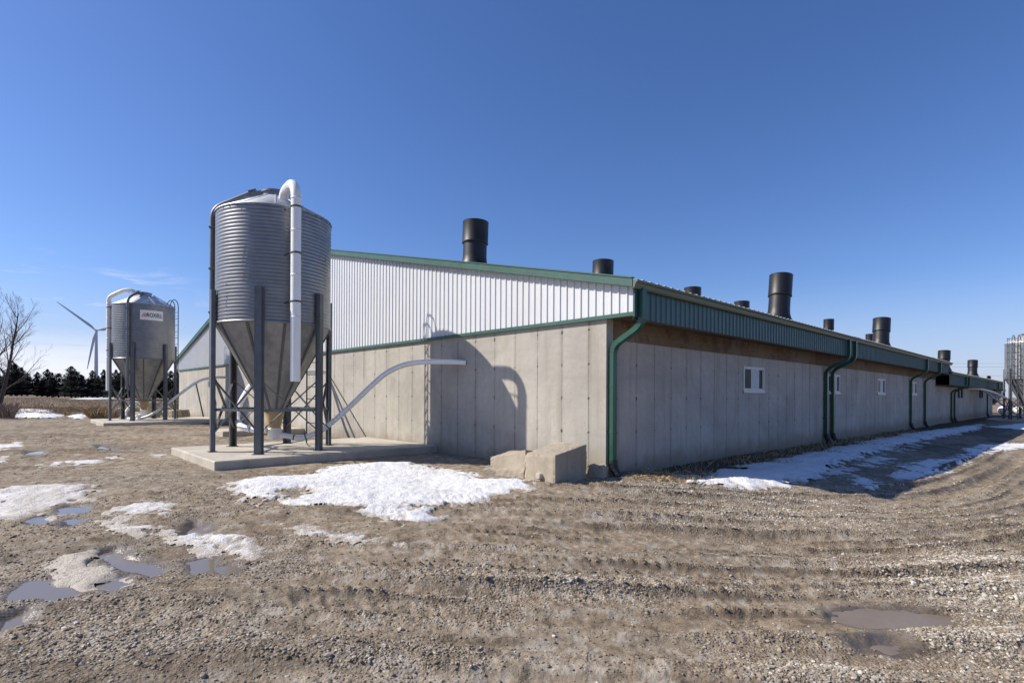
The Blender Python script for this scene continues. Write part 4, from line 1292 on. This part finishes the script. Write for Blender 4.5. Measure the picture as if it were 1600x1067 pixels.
# ------------------------------------------------------------------ wind turbines
def turbine(loc, hub, blade, yaw_, rotor, label):
    e = empty('wind_turbine', loc, label, 'wind turbine', 'white wind turbines beyond the trees')
    MB().tube([(loc[0], loc[1], loc[2] - 2), (loc[0], loc[1], loc[2] + hub * .5), (loc[0], loc[1], loc[2] + hub - 1)], [2.5, 2.1, 1.5], 20).build('tower', 'turbine white', e)
    f = Vector((math.cos(yaw_), math.sin(yaw_), 0)); sd = Vector((-f.y, f.x, 0)); upv = Vector((0, 0, 1))
    c = Vector((loc[0], loc[1], loc[2] + hub))
    mb = MB().tube([c - f * 5, c - f * 4, c + f * 2.6, c + f * 3.0], [1.2, 1.8, 1.8, 1.3], 12); mb.build('nacelle', 'turbine white', e)
    h = c + f * 4.2
    MB().tube([h - f * 1.2, h, h + f * .9, h + f * 1.7], [1.5, 1.5, 1.1, .2], 14).build('hub', 'turbine white', e)
    right = sd
    for k in range(3):
        a = rotor + k * 2 * math.pi / 3
        d = right * math.cos(a) + upv * math.sin(a); ch = f.cross(d)
        mb = MB(); vs, fs = [], []
        st = [(0, .9, .9, .2), (.05, .9, .9, .3), (.14, 2.0, .6, .6), (.22, 2.1, .45, .5), (.5, 1.4, .28, .25), (.8, .85, .16, .1), (.97, .45, .08, .05), (1, .1, .03, .05)]
        for q, wd, th, tw in st:
            o_ = h + d * (q * blade)
            cc = ch * math.cos(tw) + f * math.sin(tw); nn = f * math.cos(tw) - ch * math.sin(tw)
            for j in range(10):
                an = 2 * math.pi * j / 10
                vs.append(o_ + cc * (wd * (math.cos(an) * .9 - .35 * (q > .1))) + nn * (th * math.sin(an)))
        for i in range(len(st) - 1):
            for j in range(10): fs.append((10 * i + j, 10 * i + (j + 1) % 10, 10 * i + 10 + (j + 1) % 10, 10 * i + 10 + j))
        mb.add(vs, fs, True).build('blade', 'turbine white', e)
    return e
tw = W(-540.5, 700, .4)
hubz = CAM[2] + (613.6 - 517) / 842 * 700 - .4
fy = math.atan2(CAM[1] - tw.y, CAM[0] - tw.x)
turbine(tw, hubz, 51.5, fy, R(140), 'tall white wind turbine standing left of the far silo')
tw2 = W(-1586, 2000, .4)
turbine(tw2, CAM[2] + (613.5 - 594) / 842 * 2000, 48, math.atan2(CAM[1] - tw2.y, CAM[0] - tw2.x), R(127), 'distant wind turbine of which one blade shows over the treetops')

# ------------------------------------------------------------------ conifer belt
def conifer_crown(seed, h, wd, shape):
    rg = np.random.default_rng(seed)
    n = 2600
    q = rg.random(n) ** .85
    prof = (1 - q) ** shape * (.75 + .25 * np.sin(q * 31 + seed)) * np.clip(q * 9 + .35, 0, 1)
    a = rg.uniform(0, 2 * np.pi, n)
    lob = 1 + .22 * np.sin(a * 3 + q * 9 + seed) + .15 * np.sin(a * 5 - q * 14)
    r = wd / 2 * prof * lob * rg.random(n) ** .35
    c = np.stack([r * np.cos(a), r * np.sin(a), .25 + q * (h - .25)], 1)
    out = np.stack([np.cos(a), np.sin(a), rg.uniform(-.1, .6, n)], 1)
    side = np.stack([-np.sin(a), np.cos(a), rg.uniform(-.3, .3, n)], 1)
    L = rg.uniform(.18, .5, n)[:, None] * (.5 + .6 * (1 - q))[:, None]
    wv = L * rg.uniform(.35, .7, n)[:, None]
    V = np.stack([c - out * L * .4 - side * wv * .3, c + side * wv - out * L * .1, c + out * L * .9, c - side * wv + out * L * .05], 1).reshape(-1, 3)
    V[:, 2] = np.maximum(V[:, 2], .05)
    return V, np.arange(4 * n).reshape(-1, 4)
crowns = []
kinds = [(6.2, 4.6, .5), (5.8, 4.2, .55), (6.6, 4.0, .62), (5.2, 5.0, .4), (6.0, 3.6, .7), (5.0, 4.8, .38)]
for i, (h_, w_, s_) in enumerate(kinds):
    V, F = conifer_crown(200 + i, h_, w_, s_)
    o = np_mesh('crown', V, F, 'conifer', None, False)
    crowns.append(o.data); bpy.data.objects.remove(o)
trunk_me = MB().tube([(0, 0, -.3), (0, 0, 2.5), (0, 0, 4.6)], [.16, .11, .03], 8).mesh('trunk', 'bark')
def conifer(p, i, s, rz, label, group='dark conifers in the belt beyond the field'):
    e = empty('conifer_tree', p, label, 'tree', group)
    e.scale = (s * random.uniform(.9, 1.15), s * random.uniform(.9, 1.15), s); e.rotation_euler = (0, 0, rz)
    for nm, me in (('crown', crowns[i]), ('trunk', trunk_me)):
        c = bpy.data.objects.new(nm, me); col.objects.link(c); c.parent = e
    return e
pos = []
a = -40.
while a < 300:
    pos.append((a, 150 + random.uniform(-6, 6), random.uniform(.78, 1.08))); a += random.uniform(6.5, 10.5)
a = -30.
while a < 300:
    pos.append((a, 163 + random.uniform(-3, 3), random.uniform(.7, .95))); a += random.uniform(7, 11)
gaps = (1., .8, 1.05, .72, 1.0)
for k, (a, Z, s) in enumerate(pos):
    if random.random() < .12: continue
    s *= random.uniform(.8, 1.15)
    X = (a - 800) / 842 * Z
    p = W(X, Z); p.z = float(macro(p.x, p.y))
    dip_ = .72 + .34 * (vnoise(np.array([a * .03]), np.array([.5]), 9)[0]) + (.05 if 20 < a < 95 else 0)
    conifer(p, random.randrange(6), s * dip_ * 1.45, random.uniform(0, 6.28), 'dark green conifer in the tree belt beyond the stubble field')
p = W((1545 - 800) / 842 * 120, 120, -.5)
conifer(p, 4, 1.12, 1, 'lone dark conifer whose tip shows over the roof of the far barn wing', 'conifers behind the far barn wing')

# ------------------------------------------------------------------ bare trees at the left edge
def bare_tree(base, h, lean, seed, label, r0):
    rg = random.Random(seed)
    e = empty('bare_tree', base, label, 'tree', 'leafless trees at the left edge')
    tr, lb, tg = MB(), MB(), MB()
    def grow(p, d, L, r, depth):
        n = 7 if depth < 2 else 5
        path = [Vector(p)]; rs = [r]; dd = Vector(d)
        for i in range(n):
            dd = (dd + Vector((rg.uniform(-1, 1), rg.uniform(-1, 1), rg.uniform(-.6, .9))) * (.07 + .03 * depth) + Vector((0, 0, .05 if depth else .02))).normalized()
            path.append(path[-1] + dd * L / n); rs.append(r * (1 - .8 * (i + 1) / n))
        mbx = tr if depth == 0 else (lb if depth < 2 else tg)
        mbx.tube(path, [max(.0026, q) for q in rs], 7 if depth == 0 else (5 if depth < 2 else 3), False)
        if depth >= 4: return
        nb = (13, 8, 4, 3)[depth]
        q0 = .22 if depth == 0 else .12
        for k in range(nb):
            q = q0 + (.99 - q0) * (k + rg.random() * .8) / nb
            f = min(q, .999) * n; i = int(f); pp = path[i].lerp(path[i + 1], f - i)
            ax = (path[i + 1] - path[i]).normalized()
            s = ax.cross(Vector((rg.uniform(-1, 1), rg.uniform(-1, 1), rg.uniform(-.4, .4))))
            if s.length < .01: continue
            s.normalize()
            ang_ = rg.uniform(.4, .8) if depth == 0 else rg.uniform(.3, .65)
            nd = ax * math.cos(ang_) + s * math.sin(ang_)
            grow(pp, nd.normalized(), L * rg.uniform(.38, .6) * (1.05 - .62 * q if depth == 0 else 1.1 - .5 * q), rs[i] * rg.uniform(.35, .55), depth + 1)
    grow(base, lean, h, r0, 0)
    tr.build('trunk', 'bark', e); lb.build('limb', 'bark', e); tg.build('twig', 'twig', e)
    return e
def gpt(px, Z):
    p = W((px - 800) / 842 * Z, Z); p.z = float(macro(p.x, p.y)) - .1; return p
bare_tree(gpt(-6, 34), 6.6, Vector((RGT[0] * .36, RGT[1] * .36, 1)).normalized(), 12, 'slender leafless tree leaning right, against the sky at the left edge', .13)
bare_tree(gpt(-52, 32), 7.4, Vector((RGT[0] * .22, RGT[1] * .22, 1)).normalized(), 29, 'leafless tree mostly beyond the left edge, only its outer branches showing', .14)

# ------------------------------------------------------------------ dry grass, brush and stubble
def blades(name, n, place, hmin, hmax, wd, material, label, seed, lean=.5):
    rg = np.random.default_rng(seed)
    x, y = place(rg, n); n = len(x)
    z = terrain(x, y, False)[0]
    h = rg.uniform(hmin, hmax, n); a = rg.uniform(0, 2 * np.pi, n); l = rg.normal(0, lean, n) * h
    wx, wy = np.cos(a) * wd, np.sin(a) * wd
    b2 = rg.uniform(0, 2 * np.pi, n); tx, ty = np.cos(b2) * l, np.sin(b2) * l
    V = np.stack([np.stack([x - wx, y - wy, z - .02], 1), np.stack([x + wx, y + wy, z - .02], 1),
                  np.stack([x + wx * .7 + tx * .4, y + wy * .7 + ty * .4, z + h * .6], 1), np.stack([x + tx, y + ty, z + h], 1)], 1).reshape(-1, 3)
    o = np_mesh(name, V, np.arange(4 * n).reshape(-1, 4), material, None, False)
    return tag(o, label, kind='stuff')
def patch(rg, n, px0, px1, Z0, Z1, thr=.45, f=.6, seed=0):
    a = rg.uniform(px0, px1, n); Z = rg.uniform(Z0, Z1, n); X = (a - 800) / 842 * Z
    x = CAM[0] + X * RGT[0] + Z * FWD[0]; y = CAM[1] + X * RGT[1] + Z * FWD[1]
    k = fbm(x * f, y * f, 3, seed) > thr
    return x[k], y[k]
blades('dry_grass', 22000, lambda r, n: patch(r, n, -60, 175, 30, 44, .45, .9, 90), .05, .24, .006, 'dry grass', 'tan dry grass along the edge of the stubble field', 1)
blades('dry_weeds', 1800, lambda r, n: patch(r, n, 138, 176, 27.5, 31, .4, 1.2, 91), .15, .62, .006, 'dry grass', 'tall dry weeds beside the pad of the far silo', 2)
blades('brush', 3000, lambda r, n: patch(r, n, -80, 24, 26.5, 31.5, .35, .8, 92), .12, .8, .006, 'red brush', 'reddish brown brush under the leafless tree at the left edge', 3, .3)
blades('corn_stubble', 24000, lambda r, n: patch(r, n, -80, 300, 38, 110, .25, .3, 93), .08, .22, .012, 'dry grass', 'cut corn stubble standing in the field', 4)
blades('wall_grass', 5000, lambda r, n: (lambda x, y: (x[(y > -1.15 - .5 * np.sin(x * 1.7))], y[(y > -1.15 - .5 * np.sin(x * 1.7))]))(r.uniform(.3, 22, n), r.uniform(-1.5, -.08, n)), .03, .11, .004, 'dry grass', 'sparse dead grass in the dark soil along the shaded wall', 6, .8)
blades('dead_straw', 900, lambda r, n: (r.normal(.62, .28, n), r.normal(-.62, .22, n)), .01, .05, .004, 'dry grass', 'tuft of straw lying on the ground by the corner downspout', 7, 2.5)

# ------------------------------------------------------------------ far right: tanks and power line
def tank(p, L, r, ang_, label):
    e = empty('propane_tank', p, label, 'tank', 'white propane tanks beyond the far barn wing')
    d = Vector((math.cos(ang_), math.sin(ang_), 0)); c = Vector(p) + Vector((0, 0, r + .25))
    st = [(-1, 0.05), (-.985, .4), (-.93, .72), (-.85, .93), (-.76, 1), (.76, 1), (.85, .93), (.93, .72), (.985, .4), (1, .05)]
    MB().tube([c + d * (L / 2 * q) for q, k in st], [r * k for q, k in st], 24).build('shell', 'tank white', e)
    for q in (-.5, .5):
        o_ = c + d * (L / 2 * q)
        MB().box(o_.x - .12, o_.x + .12, o_.y - .12, o_.y + .12, p[2] - .1, p[2] + .45).build('foot', 'concrete rough', e)
    MB().tube([c + Vector((0, 0, r - .03)), c + Vector((0, 0, r + .12))], .14, 14).build('valve_dome', 'tank white', e)
    return e
for (a, Z, lb) in ((1568, 52, 'white propane tank seen end on, just left of the silo at the right edge'), (1592, 55, 'white propane tank half hidden behind the legs of the silo at the right edge')):
    p = W((a - 800) / 842 * Z, Z); p.z = float(macro(p.x, p.y)) - .2
    tank(p, 2.6, .42, math.atan2(p.y - CAM[1], p.x - CAM[0]) + .03, lb)
line = empty('power_line', W(150, 170, -.5), 'thin overhead power line crossing the sky behind the far barn wing', 'power line')
ends = [W(92, 170, -.5), W(190, 165, -.5), W(250, 160, -.5)]
for p in ends:
    MB().tube([p, p + Vector((0, 0, 13.5))], [.17, .11], 8).bar(p + Vector((-.8, .9, 12.6)), p + Vector((.8, -.9, 12.6)), .1, .12).build('pole', 'old timber', line)
for hh in (13.4, 12.3, 9.6, 7.4):
    mb = MB()
    for p, q in zip(ends[:-1], ends[1:]):
        mb.tube([p.lerp(q, k / 10) + Vector((0, 0, hh - 1.0 * 4 * (k / 10) * (1 - k / 10))) for k in range(11)], .022, 4, False)
    mb.build('wire', 'wire', line)
